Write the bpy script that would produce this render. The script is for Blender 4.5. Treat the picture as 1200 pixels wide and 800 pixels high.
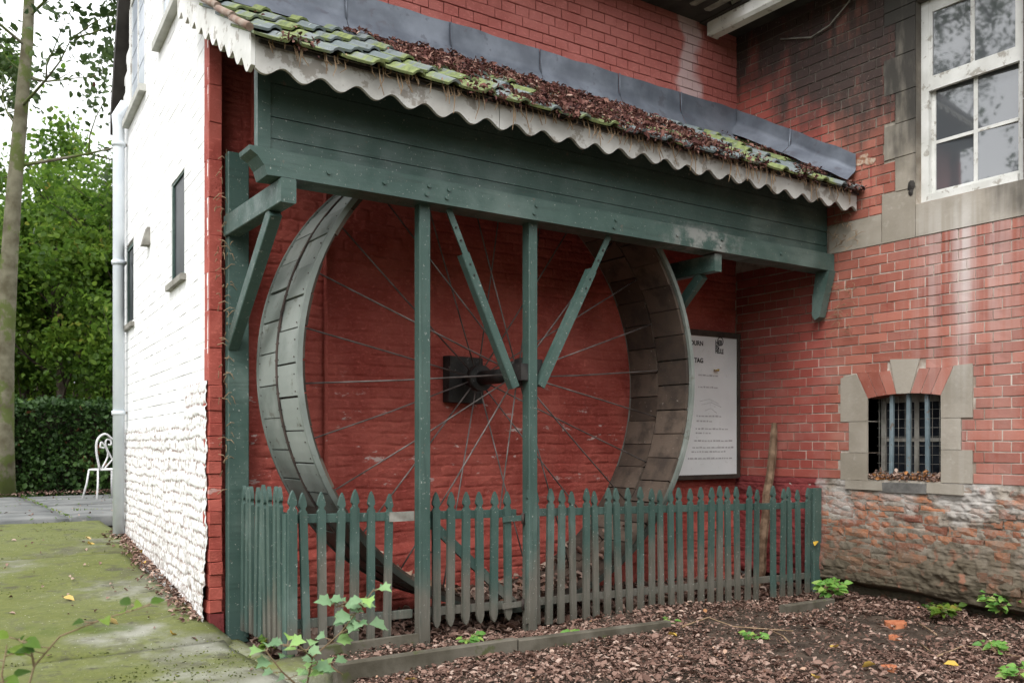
import bpy, math, random
import numpy as np
from mathutils import Vector, Matrix, Euler

random.seed(7)
RNG = np.random.default_rng(7)
sc = bpy.context.scene
for o in list(bpy.data.objects):
    bpy.data.objects.remove(o)

# ------------------------------------------------------------------ camera
F, EYE, HZ = 1060.0, 1.05, 518.0            # focal length in px of a 1200 px wide frame, eye height, horizon row
CC, SS = 0.565, 0.825
_n = math.hypot(CC, SS); CC /= _n; SS /= _n
cam_data = bpy.data.cameras.new('camera')
cam = bpy.data.objects.new('camera', cam_data)
sc.collection.objects.link(cam)
cam.location = (0, 0, EYE)
cam.rotation_euler = (math.pi / 2, 0, -math.atan2(CC, SS))
cam_data.sensor_width = 36
cam_data.lens = 36 * F / 1200
cam_data.shift_y = (HZ - 400) / 1200
cam_data.clip_start = 0.05
cam_data.clip_end = 600
cam_data.dof.use_dof = True
cam_data.dof.focus_distance = 5.6
cam_data.dof.aperture_fstop = 4.5
sc.camera = cam

# ------------------------------------------------------------------ world, sun, exposure
SUN_EL, SUN_AZ = math.radians(48), math.radians(232)      # azimuth clockwise from +Y
world = bpy.data.worlds.new('World'); sc.world = world
world.use_nodes = True
wt = world.node_tree; wt.nodes.clear()
sky = wt.nodes.new('ShaderNodeTexSky'); sky.sky_type = 'NISHITA'
sky.sun_disc = False; sky.sun_elevation = SUN_EL; sky.sun_rotation = SUN_AZ
sky.air_density = 1.0; sky.dust_density = 4.0; sky.ozone_density = 1.0
hs = wt.nodes.new('ShaderNodeHueSaturation'); hs.inputs['Saturation'].default_value = 0.12
hs.inputs['Value'].default_value = 1.0
cl = wt.nodes.new('ShaderNodeTexNoise'); cl.inputs['Scale'].default_value = 2.2; cl.inputs['Detail'].default_value = 4
tcw = wt.nodes.new('ShaderNodeTexCoord'); wt.links.new(tcw.outputs['Generated'], cl.inputs['Vector'])
crw = wt.nodes.new('ShaderNodeValToRGB')
crw.color_ramp.elements[0].position = 0.3; crw.color_ramp.elements[0].color = (8.5, 8.8, 9.2, 1)
crw.color_ramp.elements[1].position = 0.7; crw.color_ramp.elements[1].color = (13.5, 13.5, 13.5, 1)
wt.links.new(cl.outputs['Fac'], crw.inputs['Fac'])
mixw = wt.nodes.new('ShaderNodeMix'); mixw.data_type = 'RGBA'; mixw.inputs[0].default_value = 0.72
bg = wt.nodes.new('ShaderNodeBackground'); bg.inputs['Strength'].default_value = 0.15
wo = wt.nodes.new('ShaderNodeOutputWorld')
wt.links.new(sky.outputs[0], hs.inputs['Color']); wt.links.new(hs.outputs[0], mixw.inputs[6])
wt.links.new(crw.outputs[0], mixw.inputs[7]); wt.links.new(mixw.outputs[2], bg.inputs['Color'])
wt.links.new(bg.outputs[0], wo.inputs[0])

sd = bpy.data.lights.new('sun', 'SUN'); sd.energy = 1.4; sd.angle = math.radians(25); sd.color = (1, 0.97, 0.93)
sun = bpy.data.objects.new('sun', sd); sc.collection.objects.link(sun)
sdir = Vector((math.sin(SUN_AZ) * math.cos(SUN_EL), math.cos(SUN_AZ) * math.cos(SUN_EL), math.sin(SUN_EL)))
sun.rotation_euler = (-sdir).to_track_quat('-Z', 'Y').to_euler()
sun.location = (0, 0, 30)

sc.view_settings.view_transform = 'Standard'
sc.view_settings.look = 'None'
sc.view_settings.exposure = 0.70
sc.view_settings.gamma = 1
sc.view_settings.use_curve_mapping = False
sc.render.engine = 'CYCLES'
sc.cycles.use_denoising = True
sc.cycles.max_bounces = 8
sc.cycles.transparent_max_bounces = 8

# ------------------------------------------------------------------ measuring helpers (photograph pixel -> place)
def ray(u):
    k = (u - 600) / F
    return CC + SS * k, SS - CC * k
def PY(u, v, Y):
    a, b = ray(u); d = Y / b
    return Vector((a * d, Y, EYE - (v - HZ) * d / F))
def PX(u, v, X):
    a, b = ray(u); d = X / a
    return Vector((X, b * d, EYE - (v - HZ) * d / F))
def PD(u, v, d):
    a, b = ray(u)
    return Vector((a * d, b * d, EYE - (v - HZ) * d / F))
def PZ(u, v, Z):
    return PD(u, v, (EYE - Z) * F / (v - HZ))

# ------------------------------------------------------------------ noise
def _h(ix, iy, s):
    n = (ix.astype(np.int64) * 374761393 + iy.astype(np.int64) * 668265263 + s * 1442695041) & 0xFFFFFFFF
    n = ((n ^ (n >> 13)) * 1274126177) & 0xFFFFFFFF
    return ((n ^ (n >> 16)) & 0xFFFF) / 65535.0
def vnoise(x, y, s=0):
    x = np.asarray(x, float); y = np.asarray(y, float)
    ix, iy = np.floor(x), np.floor(y); fx, fy = x - ix, y - iy
    fx = fx * fx * (3 - 2 * fx); fy = fy * fy * (3 - 2 * fy)
    a, b = _h(ix, iy, s), _h(ix + 1, iy, s); c, d = _h(ix, iy + 1, s), _h(ix + 1, iy + 1, s)
    return (a + (b - a) * fx) * (1 - fy) + (c + (d - c) * fx) * fy
def fbm(x, y, s=0, o=4):
    t = 0; a = 0.5
    for i in range(o):
        t = t + a * vnoise(x * 2 ** i, y * 2 ** i, s + i * 17); a *= 0.5
    return t
def sstep(a, b, x):
    t = np.clip((x - a) / (b - a), 0, 1); return t * t * (3 - 2 * t)

# ------------------------------------------------------------------ object helpers
def tag(o, label=None, cat=None, group=None, kind=None):
    if label: o['label'] = label
    if cat: o['category'] = cat
    if group: o['group'] = group
    if kind: o['kind'] = kind
    return o
def link(o, parent=None):
    sc.collection.objects.link(o)
    if parent is not None: o.parent = parent
    return o
def thing(name, loc, label, cat, group=None):
    o = bpy.data.objects.new(name, None); o.location = loc; o.empty_display_size = 0.1
    link(o); return tag(o, label, cat, group)
def root_loc(p):
    if p is None: return Vector((0, 0, 0))
    while p.parent is not None: p = p.parent
    return Vector(p.location)
def np_mesh(name, V, Q, attrs=None, smooth=False):
    V = np.asarray(V, np.float32); Q = np.asarray(Q, np.int32); k = Q.shape[1]
    me = bpy.data.meshes.new(name)
    me.vertices.add(len(V)); me.vertices.foreach_set('co', V.ravel())
    me.loops.add(Q.size); me.loops.foreach_set('vertex_index', Q.ravel())
    me.polygons.add(len(Q)); me.polygons.foreach_set('loop_start', np.arange(0, Q.size, k, dtype=np.int32))
    me.polygons.foreach_set('loop_total', np.full(len(Q), k, np.int32))
    if smooth: me.polygons.foreach_set('use_smooth', np.ones(len(Q), bool))
    if attrs:
        for n, a in attrs.items():
            me.attributes.new(n, 'FLOAT', 'POINT').data.foreach_set('value', np.asarray(a, np.float32).ravel())
    me.update(); me.validate()
    return me
def np_obj(name, V, Q, mat, parent=None, attrs=None, smooth=False, origin=None):
    off = root_loc(parent) if parent is not None else Vector(origin or (0, 0, 0))
    me = np_mesh(name, np.asarray(V) - np.array(off), Q, attrs, smooth)
    me.materials.append(mat)
    o = bpy.data.objects.new(name, me); link(o, parent)
    if parent is None: o.location = off
    return o
class MB:
    def __init__(s): s.v = []; s.f = []; s.sm = []
    def add(s, vs, fs, smooth=False):
        b = len(s.v); s.v += [tuple(v) for v in vs]
        s.f += [tuple(i + b for i in f) for f in fs]; s.sm += [smooth] * len(fs); return s
    def box(s, a, b, j=0):
        x0, y0, z0 = a; x1, y1, z1 = b
        vs = [(x, y, z) for x in (x0, x1) for y in (y0, y1) for z in (z0, z1)]
        if j: vs = [tuple(c + random.uniform(-j, j) for c in v) for v in vs]
        return s.add(vs, [(0, 1, 3, 2), (4, 6, 7, 5), (0, 4, 5, 1), (2, 3, 7, 6), (0, 2, 6, 4), (1, 5, 7, 3)])
    def bar(s, p, q, w, h, up=(0, 0, 1), bev=0):
        p, q = Vector(p), Vector(q); d = (q - p).normalized(); up = Vector(up)
        x = d.cross(up).normalized(); z = x.cross(d).normalized()
        if bev:
            pr = [(-w/2+bev, -h/2), (w/2-bev, -h/2), (w/2, -h/2+bev), (w/2, h/2-bev), (w/2-bev, h/2), (-w/2+bev, h/2), (-w/2, h/2-bev), (-w/2, -h/2+bev)]
        else:
            pr = [(-w/2, -h/2), (w/2, -h/2), (w/2, h/2), (-w/2, h/2)]
        n = len(pr)
        vs = [p + x * a + z * b for a, b in pr] + [q + x * a + z * b for a, b in pr]
        fs = [(i, (i + 1) % n, n + (i + 1) % n, n + i) for i in range(n)] + [tuple(range(n - 1, -1, -1)), tuple(range(n, 2 * n))]
        return s.add(vs, fs)
    def tube(s, pts, rad, n=8, cap=True, smooth=True):
        pts = [Vector(p) for p in pts]
        if not hasattr(rad, '__len__'): rad = [rad] * len(pts)
        ring = []; prev = None
        for i, p in enumerate(pts):
            t = (pts[min(i + 1, len(pts) - 1)] - pts[max(i - 1, 0)]).normalized()
            if prev is None:
                a = t.orthogonal().normalized()
            else:
                a = (prev - t * prev.dot(t)).normalized()
            prev = a; b = t.cross(a)
            ring += [p + (a * math.cos(2 * math.pi * k / n) + b * math.sin(2 * math.pi * k / n)) * rad[i] for k in range(n)]
        fs = [(i * n + k, i * n + (k + 1) % n, (i + 1) * n + (k + 1) % n, (i + 1) * n + k) for i in range(len(pts) - 1) for k in range(n)]
        s.add(ring, fs, smooth)
        if cap:
            m = len(pts) - 1
            b = len(s.v) - len(ring)
            s.f += [tuple(b + k for k in range(n - 1, -1, -1)), tuple(b + m * n + k for k in range(n))]; s.sm += [False, False]
        return s
    def prism(s, poly, a, b, axis):
        """poly: 2D outline in the two other axes, extruded from a to b along axis 0/1/2"""
        def P(q, t):
            l = list(q); l.insert(axis, t); return tuple(l)
        n = len(poly)
        vs = [P(q, a) for q in poly] + [P(q, b) for q in poly]
        return s.add(vs, [(i, (i + 1) % n, n + (i + 1) % n, n + i) for i in range(n)] + [tuple(range(n - 1, -1, -1)), tuple(range(n, 2 * n))])
    def build(s, name, mat, parent=None, label=None, cat=None, group=None, kind=None, origin=None):
        off = root_loc(parent) if parent is not None else Vector(origin or (0, 0, 0))
        me = bpy.data.meshes.new(name)
        me.from_pydata([(v[0] - off.x, v[1] - off.y, v[2] - off.z) for v in s.v], [], s.f)
        me.polygons.foreach_set('use_smooth', s.sm)
        me.update()
        import bmesh
        bm = bmesh.new(); bm.from_mesh(me); bmesh.ops.recalc_face_normals(bm, faces=bm.faces); bm.to_mesh(me); bm.free()
        me.materials.append(mat)
        o = bpy.data.objects.new(name, me); link(o, parent)
        if parent is None: o.location = off
        return tag(o, label, cat, group, kind)
def inst(name, me, parent, loc, rot=(0, 0, 0), scale=(1, 1, 1)):
    o = bpy.data.objects.new(name, me); link(o, parent)
    o.location = Vector(loc) - root_loc(parent); o.rotation_euler = rot; o.scale = scale
    return o
def mesh_of(mb, name, mat):
    o = mb.build(name, mat); me = o.data; bpy.data.objects.remove(o); return me

# ------------------------------------------------------------------ materials
class NT:
    def __init__(s, name):
        s.m = bpy.data.materials.new(name); s.m.use_nodes = True
        s.t = s.m.node_tree; s.b = s.t.nodes['Principled BSDF']; s.out = s.t.nodes['Material Output']
        s.g = None
    def n(s, ty, **kw):
        x = s.t.nodes.new('ShaderNode' + ty)
        for k, v in kw.items(): setattr(x, k, v)
        return x
    def l(s, a, b): s.t.links.new(a, b)
    def pos(s):
        if s.g is None: s.g = s.n('NewGeometry')
        return s.g.outputs['Position']
    def sep(s):
        x = s.n('SeparateXYZ'); s.l(s.pos(), x.inputs[0]); return x.outputs
    def rnd(s): return s.n('ObjectInfo').outputs['Random']
    def attr(s, nm): return s.n('Attribute', attribute_name=nm).outputs['Fac']
    def noise(s, scale, detail=4, rough=0.55, vec=None, sc3=None, dist=0):
        x = s.n('TexNoise'); v = vec or s.pos()
        if sc3:
            mp = s.n('Mapping'); mp.inputs['Scale'].default_value = sc3; s.l(v, mp.inputs[0]); v = mp.outputs[0]
        s.l(v, x.inputs['Vector']); x.inputs['Scale'].default_value = scale
        x.inputs['Detail'].default_value = detail; x.inputs['Roughness'].default_value = rough; x.inputs['Distortion'].default_value = dist
        return x.outputs['Fac']
    def math(s, op, a, b=None, c=None, clamp=False):
        x = s.n('Math', operation=op, use_clamp=clamp)
        for i, q in enumerate((a, b, c)):
            if q is None: continue
            if hasattr(q, 'is_linked'): s.l(q, x.inputs[i])
            else: x.inputs[i].default_value = q
        return x.outputs[0]
    def ramp(s, x, a, b, lo=0.0, hi=1.0):
        r = s.n('MapRange', interpolation_type='SMOOTHSTEP'); s.l(x, r.inputs[0])
        r.inputs[1].default_value = a; r.inputs[2].default_value = b; r.inputs[3].default_value = lo; r.inputs[4].default_value = hi
        return r.outputs[0]
    def mix(s, f, a, b, mode='MIX'):
        x = s.n('Mix', data_type='RGBA', blend_type=mode)
        for i, q in ((0, f), (6, a), (7, b)):
            if hasattr(q, 'is_linked'): s.l(q, x.inputs[i])
            elif i == 0: x.inputs[0].default_value = q
            else: x.inputs[i].default_value = (*q, 1)
        return x.outputs[2]
    def bump(s, h, st=0.4, dist=0.01):
        b = s.n('Bump'); b.inputs['Strength'].default_value = st; b.inputs['Distance'].default_value = dist
        s.l(h, b.inputs['Height']); s.l(b.outputs[0], s.b.inputs['Normal'])
    def fin(s, col, rough=0.8, spec=0.3, metal=0.0):
        if hasattr(col, 'is_linked'): s.l(col, s.b.inputs['Base Color'])
        else: s.b.inputs['Base Color'].default_value = (*col, 1)
        if hasattr(rough, 'is_linked'): s.l(rough, s.b.inputs['Roughness'])
        else: s.b.inputs['Roughness'].default_value = rough
        s.b.inputs['Specular IOR Level'].default_value = spec
        s.b.inputs['Metallic'].default_value = metal
        return s.m

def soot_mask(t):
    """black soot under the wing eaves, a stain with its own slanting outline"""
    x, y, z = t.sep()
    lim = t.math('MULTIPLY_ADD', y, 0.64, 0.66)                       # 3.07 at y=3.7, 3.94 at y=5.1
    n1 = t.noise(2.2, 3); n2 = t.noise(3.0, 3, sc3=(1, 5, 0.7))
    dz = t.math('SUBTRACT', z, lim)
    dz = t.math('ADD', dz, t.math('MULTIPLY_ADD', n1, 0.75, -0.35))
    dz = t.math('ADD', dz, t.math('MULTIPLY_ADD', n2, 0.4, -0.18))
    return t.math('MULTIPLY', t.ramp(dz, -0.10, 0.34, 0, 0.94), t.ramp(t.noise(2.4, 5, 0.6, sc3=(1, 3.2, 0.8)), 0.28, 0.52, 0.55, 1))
def lime_mask(t):
    """white lime run-off below the upper window sill"""
    x, y, z = t.sep()
    d = t.math('ABSOLUTE', t.math('SUBTRACT', y, 3.17))
    st = t.noise(1.0, 4, sc3=(1, 14, 0.6))
    core = t.math('MULTIPLY', t.ramp(d, 0.0, 0.13, 1, 0), t.ramp(st, 0.3, 0.6))
    wide = t.math('MULTIPLY', t.ramp(d, 0.08, 0.55, 0.55, 0), t.ramp(st, 0.38, 0.62))
    m = t.math('MAXIMUM', core, wide)
    m = t.math('MULTIPLY', m, t.ramp(z, 1.2, 2.2, 0.25, 1))
    return t.math('MULTIPLY', m, t.ramp(z, 2.5, 2.75, 1, 0))

def mat_wing_brick():
    t = NT('wing_brick'); r = t.rnd()
    c = t.mix(r, (0.255, 0.078, 0.054), (0.425, 0.160, 0.115))
    c = t.mix(t.ramp(r, 0.90, 0.93, 0, 0.5), c, (0.20, 0.085, 0.07))
    c = t.mix(t.ramp(t.noise(9, 5), 0.42, 0.72, 0, 0.45), c, (0.40, 0.15, 0.11))
    x, y, z = t.sep()
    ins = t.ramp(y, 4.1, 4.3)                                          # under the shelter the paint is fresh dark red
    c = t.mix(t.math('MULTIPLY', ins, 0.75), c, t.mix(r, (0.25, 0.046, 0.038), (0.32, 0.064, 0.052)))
    dr = t.noise(1.0, 3, sc3=(1, 30, 1.2))
    c = t.mix(t.ramp(dr, 0.66, 0.72, 0, 0.6), c, (0.24, 0.03, 0.03))
    c = t.mix(t.math('MULTIPLY', lime_mask(t), 0.85), c, (0.60, 0.54, 0.52))
    pale = t.math('MULTIPLY', t.ramp(t.noise(1.7, 4), 0.5, 0.72, 0, 0.5), t.ramp(z, 1.0, 2.3, 1, 0.1))
    c = t.mix(pale, c, (0.44, 0.25, 0.21))
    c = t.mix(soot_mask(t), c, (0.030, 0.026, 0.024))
    c = t.mix(t.ramp(t.noise(48, 6, 0.75), 0.60, 0.66, 0, 0.55), c, (0.40, 0.30, 0.26))
    t.bump(t.noise(60, 6, 0.7), 0.45, 0.005)
    return t.fin(c, t.ramp(t.noise(7, 3), 0.3, 0.7, 0.55, 0.8), 0.3)
def mat_wing_mortar():
    t = NT('wing_mortar')
    x, y, z = t.sep()
    c = t.mix(t.ramp(t.noise(4, 6, 0.65), 0.38, 0.62), (0.27, 0.21, 0.17), (0.56, 0.51, 0.45))
    c = t.mix(t.ramp(z, 2.4, 3.0, 0, 0.5), c, (0.22, 0.19, 0.13))
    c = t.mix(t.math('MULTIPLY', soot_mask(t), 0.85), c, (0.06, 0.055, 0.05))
    t.bump(t.noise(90, 4), 0.3, 0.004)
    return t.fin(c, 0.9, 0.2)
def mat_stone():
    t = NT('dressed_stone'); r = t.rnd()
    c = t.mix(r, (0.27, 0.24, 0.195), (0.36, 0.325, 0.275))
    c = t.mix(t.ramp(t.noise(4, 6), 0.4, 0.7, 0, 0.6), c, (0.21, 0.185, 0.145))
    c = t.mix(t.ramp(t.noise(26, 4), 0.56, 0.75, 0, 0.35), c, (0.42, 0.39, 0.34))
    c = t.mix(t.math('MULTIPLY', lime_mask(t), 0.6), c, (0.60, 0.58, 0.55))
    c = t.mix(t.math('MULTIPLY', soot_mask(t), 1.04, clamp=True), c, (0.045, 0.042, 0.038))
    t.bump(t.noise(45, 6), 0.35, 0.006)
    return t.fin(c, 0.88, 0.2)
def mat_red_paint(name, deep, lite, white=0.5):
    t = NT(name)
    x, y, z = t.sep()
    c = t.mix(t.ramp(t.noise(3.2, 5), 0.35, 0.68), deep, lite)
    c = t.mix(t.ramp(t.noise(34, 6, 0.7, sc3=(1, 1, 2.2)), 0.52, 0.70, 0, 0.5), c, tuple(min(1, q * 1.5 + 0.02) for q in lite))
    c = t.mix(t.ramp(t.noise(1.6, 4), 0.52, 0.75, 0, 0.55), c, tuple(q * 0.6 for q in deep))
    # paint lost to white lime in small patches, low on the wall
    w = t.math('MULTIPLY', t.ramp(t.noise(5.5, 7, 0.7, sc3=(1, 1, 2.6)), 0.60, 0.65), t.ramp(t.math('ABSOLUTE', t.math('SUBTRACT', z, 1.05)), 0.1, 0.5, white * 1.5, 0))
    c = t.mix(w, c, (0.62, 0.55, 0.52))
    # lime streak at the right end of the upper wall
    d = t.math('ABSOLUTE', t.math('SUBTRACT', t.math('ADD', x, t.math('MULTIPLY', t.noise(3, 3), 0.35)), 5.34))
    hi = t.math('MULTIPLY', t.ramp(d, 0.05, 0.13, 0.75, 0), t.ramp(z, 3.55, 3.65))
    c = t.mix(hi, c, (0.56, 0.44, 0.44))
    t.bump(t.noise(75, 7, 0.75, sc3=(1, 1, 1.8)), 0.75, 0.008)
    return t.fin(c, t.ramp(t.noise(9, 3), 0.3, 0.7, 0.62, 0.85), 0.25)
def mat_white_wall():
    t = NT('white_wall_paint')
    j = t.attr('joint'); x, y, z = t.sep()
    c = t.mix(t.noise(6, 5), (0.76, 0.76, 0.76), (0.84, 0.84, 0.83))
    c = t.mix(t.ramp(t.noise(1.4, 5), 0.55, 0.8, 0, 0.25), c, (0.62, 0.60, 0.58))
    pit = t.math('MULTIPLY', j, t.ramp(t.noise(30, 6, 0.7), 0.44, 0.52))
    c = t.mix(t.math('MULTIPLY', t.ramp(z, 1.36, 1.40, 1, 0), t.ramp(t.noise(42, 6, 0.75), 0.585, 0.64, 0, 0.8)), c, (0.34, 0.29, 0.27))
    c = t.mix(pit, c, (0.24, 0.17, 0.15))
    low = t.math('MULTIPLY', t.ramp(z, 0.05, 0.75, 1, 0), t.ramp(t.noise(17, 6, 0.7), 0.43, 0.58))
    c = t.mix(t.math('MULTIPLY', low, 0.75), c, (0.20, 0.16, 0.13))
    t.bump(t.noise(50, 5), 0.3, 0.005)
    return t.fin(c, 0.75, 0.25)
def mat_green(name='green_paint', weather=False, k=1.0):
    t = NT(name)
    x, y, z = t.sep()
    a, b = (0.038 * k, 0.075 * k, 0.064 * k), (0.058 * k, 0.100 * k, 0.086 * k)
    c = t.mix(t.ramp(t.noise(2.6, 5), 0.3, 0.7), a, b)
    c = t.mix(t.ramp(t.noise(1.3, 6, 0.6), 0.53, 0.72, 0, 0.4), c, (0.19, 0.24, 0.22))
    dd = t.math('MULTIPLY', t.ramp(t.math('ABSOLUTE', t.math('SUBTRACT', x, 4.35)), 0.05, 0.55, 0.9, 0), t.ramp(t.noise(9, 6, 0.7), 0.42, 0.62))
    dd = t.math('MULTIPLY', dd, t.ramp(t.math('ABSOLUTE', t.math('SUBTRACT', z, 2.36)), 0.03, 0.16, 0.8, 0))
    c = t.mix(dd, c, (0.30, 0.30, 0.285))
    if weather:
        h = t.math('ADD', z, t.math('MULTIPLY_ADD', t.noise(4.0, 3), 0.35, -0.17))
        h = t.math('ADD', h, t.math('MULTIPLY_ADD', t.rnd(), 0.34, -0.17))
        h = t.math('ADD', h, t.ramp(x, 4.2, 5.4, 0, 0.22))
        h = t.math('ADD', h, t.ramp(x, 1.60, 1.70, 0.22, 0))
        g = t.mix(t.noise(12, 4, sc3=(3, 3, 0.6)), (0.085, 0.078, 0.062), (0.165, 0.150, 0.128))
        g = t.mix(t.ramp(z, 0.0, 0.14, 0.55, 0), g, (0.07, 0.06, 0.045))
        c = t.mix(t.ramp(h, 0.24, 0.46, 0.92, 0), c, g)
    st_ = t.noise(7, 5, 0.6, sc3=(6, 6, 0.5) if weather else (0.5, 6, 6))
    c = t.mix(t.ramp(st_, 0.5, 0.72, 0, 0.45), c, (0.025, 0.045, 0.037))
    c = t.mix(t.ramp(t.noise(60, 5, 0.7), 0.63, 0.67, 0, 0.75), c, (0.36, 0.37, 0.34))
    c = t.mix(t.ramp(t.noise(24, 6, 0.75), 0.63, 0.67, 0, 0.8), c, (0.12, 0.10, 0.08))
    t.bump(t.math('ADD', t.math('MULTIPLY', st_, 1.2), t.noise(45, 5, 0.7)), 0.28, 0.004)
    return t.fin(c, t.ramp(t.noise(8, 4), 0.3, 0.7, 0.42, 0.7), 0.4)
def mat_flat(name, c1, c2, scale=8, rough=0.8, spec=0.3, metal=0, bump=0.2, bs=50, spots=None):
    t = NT(name)
    c = t.mix(t.ramp(t.noise(scale, 5), 0.3, 0.7), c1, c2)
    if spots: c = t.mix(t.ramp(t.noise(spots[1], 5, 0.65), spots[2], spots[2] + 0.06, 0, spots[3]), c, spots[0])
    if bump: t.bump(t.noise(bs, 5), bump, 0.005)
    return t.fin(c, rough, spec, metal)
def mat_leaf(name, cols, trans=0.4, rough=0.5):
    t = NT(name); a = t.attr('rnd')
    r = t.n('ValToRGB'); e = r.color_ramp.elements
    while len(e) < len(cols): e.new(0.5)
    for i, (p, c) in enumerate(cols): e[i].position = p; e[i].color = (*c, 1)
    t.l(a, r.inputs['Fac']); c = r.outputs['Color']
    t.l(c, t.b.inputs['Base Color']); t.b.inputs['Roughness'].default_value = rough; t.b.inputs['Specular IOR Level'].default_value = 0.3
    if trans:
        tr = t.n('BsdfTranslucent'); t.l(c, tr.inputs['Color'])
        mx = t.n('MixShader'); mx.inputs[0].default_value = trans
        t.l(t.b.outputs[0], mx.inputs[1]); t.l(tr.outputs[0], mx.inputs[2]); t.l(mx.outputs[0], t.out.inputs['Surface'])
    return t.m
def mat_tile():
    t = NT('roof_tile'); r = t.rnd()
    c = t.mix(r, (0.115, 0.14, 0.145), (0.19, 0.205, 0.21))
    tc = t.n('TexCoord'); sx = t.n('SeparateXYZ'); t.l(tc.outputs['Object'], sx.inputs[0])
    m = t.math('ADD', t.noise(5.5, 5), t.math('MULTIPLY_ADD', r, 0.30, -0.13))
    m = t.math('SUBTRACT', m, t.ramp(sx.outputs[0], 0.12, 0.16, 0, 0.10))
    moss = t.mix(t.ramp(t.noise(22, 6, 0.7), 0.3, 0.7), (0.080, 0.105, 0.036), (0.205, 0.245, 0.078))
    c = t.mix(t.ramp(m, 0.34, 0.50, 0, 0.9), c, moss)
    c = t.mix(t.ramp(t.noise(13, 5), 0.60, 0.70, 0, 0.7), c, (0.05, 0.055, 0.03))
    c = t.mix(t.ramp(t.noise(21, 5, 0.7), 0.64, 0.69, 0, 0.8), c, (0.42, 0.44, 0.42))
    t.bump(t.noise(70, 5), 0.35, 0.005)
    return t.fin(c, 0.8, 0.3)
def mat_concrete():
    t = NT('mossy_concrete')
    c = t.mix(t.ramp(t.noise(2.5, 6), 0.35, 0.68), (0.15, 0.15, 0.11), (0.28, 0.28, 0.235))
    x, y, z = t.sep()
    m = t.math('ADD', t.noise(1.3, 7, 0.62), t.ramp(y, 3.6, 5.6, 0.0, 0.15))
    moss = t.mix(t.noise(18, 5), (0.060, 0.078, 0.013), (0.150, 0.162, 0.036))
    c = t.mix(t.ramp(m, 0.44, 0.60, 0, 0.88), c, moss)
    c = t.mix(t.ramp(t.noise(1.1, 5), 0.58, 0.70, 0, 0.8), c, (0.055, 0.085, 0.012))
    c = t.mix(t.ramp(t.noise(4.3, 7, 0.7), 0.55, 0.66, 0, 0.75), c, (0.060, 0.055, 0.040))
    c = t.mix(t.ramp(t.noise(1.9, 8, 0.72, dist=0.6), 0.52, 0.62, 0, 0.6), c, (0.085, 0.08, 0.055))
    c = t.mix(t.ramp(t.noise(75, 3), 0.68, 0.72, 0, 0.8), c, (0.50, 0.50, 0.44))
    c = t.mix(t.ramp(t.noise(38, 4), 0.66, 0.70, 0, 0.8), c, (0.05, 0.045, 0.035))
    t.bump(t.noise(35, 7), 0.6, 0.012)
    return t.fin(c, 0.9, 0.2)
def mat_soil():
    t = NT('soil')
    c = t.mix(t.ramp(t.noise(5, 6), 0.3, 0.7), (0.040, 0.030, 0.023), (0.100, 0.076, 0.058))
    c = t.mix(t.ramp(t.noise(45, 5), 0.55, 0.7, 0, 0.6), c, (0.14, 0.11, 0.095))
    t.bump(t.noise(30, 8, 0.7), 0.9, 0.02)
    return t.fin(c, 0.95, 0.15)
def mat_glass(name, c=(0.02, 0.025, 0.03), ior=1.8, rough=0.03):
    t = NT(name); t.b.inputs['IOR'].default_value = ior
    t.bump(t.noise(2.5, 1), 0.03, 0.02)
    return t.fin(c, rough, 0.5)
def mat_wood_inner():
    t = NT('weathered_board'); r = t.rnd()
    c = t.mix(r, (0.062, 0.045, 0.034), (0.125, 0.095, 0.074))
    c = t.mix(t.ramp(t.noise(6, 6, 0.6), 0.42, 0.66, 0, 0.75), c, (0.035, 0.028, 0.024))
    c = t.mix(t.ramp(t.noise(40, 5, 0.7), 0.66, 0.70, 0, 0.7), c, (0.42, 0.38, 0.34))
    t.bump(t.noise(30, 6, sc3=(4, 1, 4)), 0.35, 0.005)
    return t.fin(c, 0.85, 0.25)
def mat_rubble():
    """old foundation: lime mortar over soft brick, red paint where the shelter covers it"""
    t = NT('foundation_mortar'); x, y, z = t.sep()
    c = t.mix(t.ramp(t.noise(7, 6, 0.65), 0.35, 0.65), (0.13, 0.105, 0.08), (0.32, 0.28, 0.235))
    up = t.math('ADD', t.ramp(z, 0.25, 0.7, 0, 0.22), t.noise(3.0, 6, 0.6))
    c = t.mix(t.ramp(up, 0.60, 0.76, 0, 0.9), c, (0.43, 0.405, 0.38))
    c = t.mix(t.ramp(t.math('ADD', z, t.math('MULTIPLY', t.noise(4, 5), 0.4)), 0.36, 0.72, 0.9, 0), c, (0.095, 0.078, 0.053))
    c = t.mix(t.ramp(t.noise(11, 5), 0.56, 0.7, 0, 0.55), c, (0.33, 0.13, 0.08))
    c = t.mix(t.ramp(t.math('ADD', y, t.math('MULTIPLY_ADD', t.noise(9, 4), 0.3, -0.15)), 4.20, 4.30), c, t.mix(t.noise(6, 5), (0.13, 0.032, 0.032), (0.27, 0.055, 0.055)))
    t.bump(t.noise(28, 8, 0.7), 0.8, 0.015)
    return t.fin(c, 0.93, 0.15)
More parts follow.
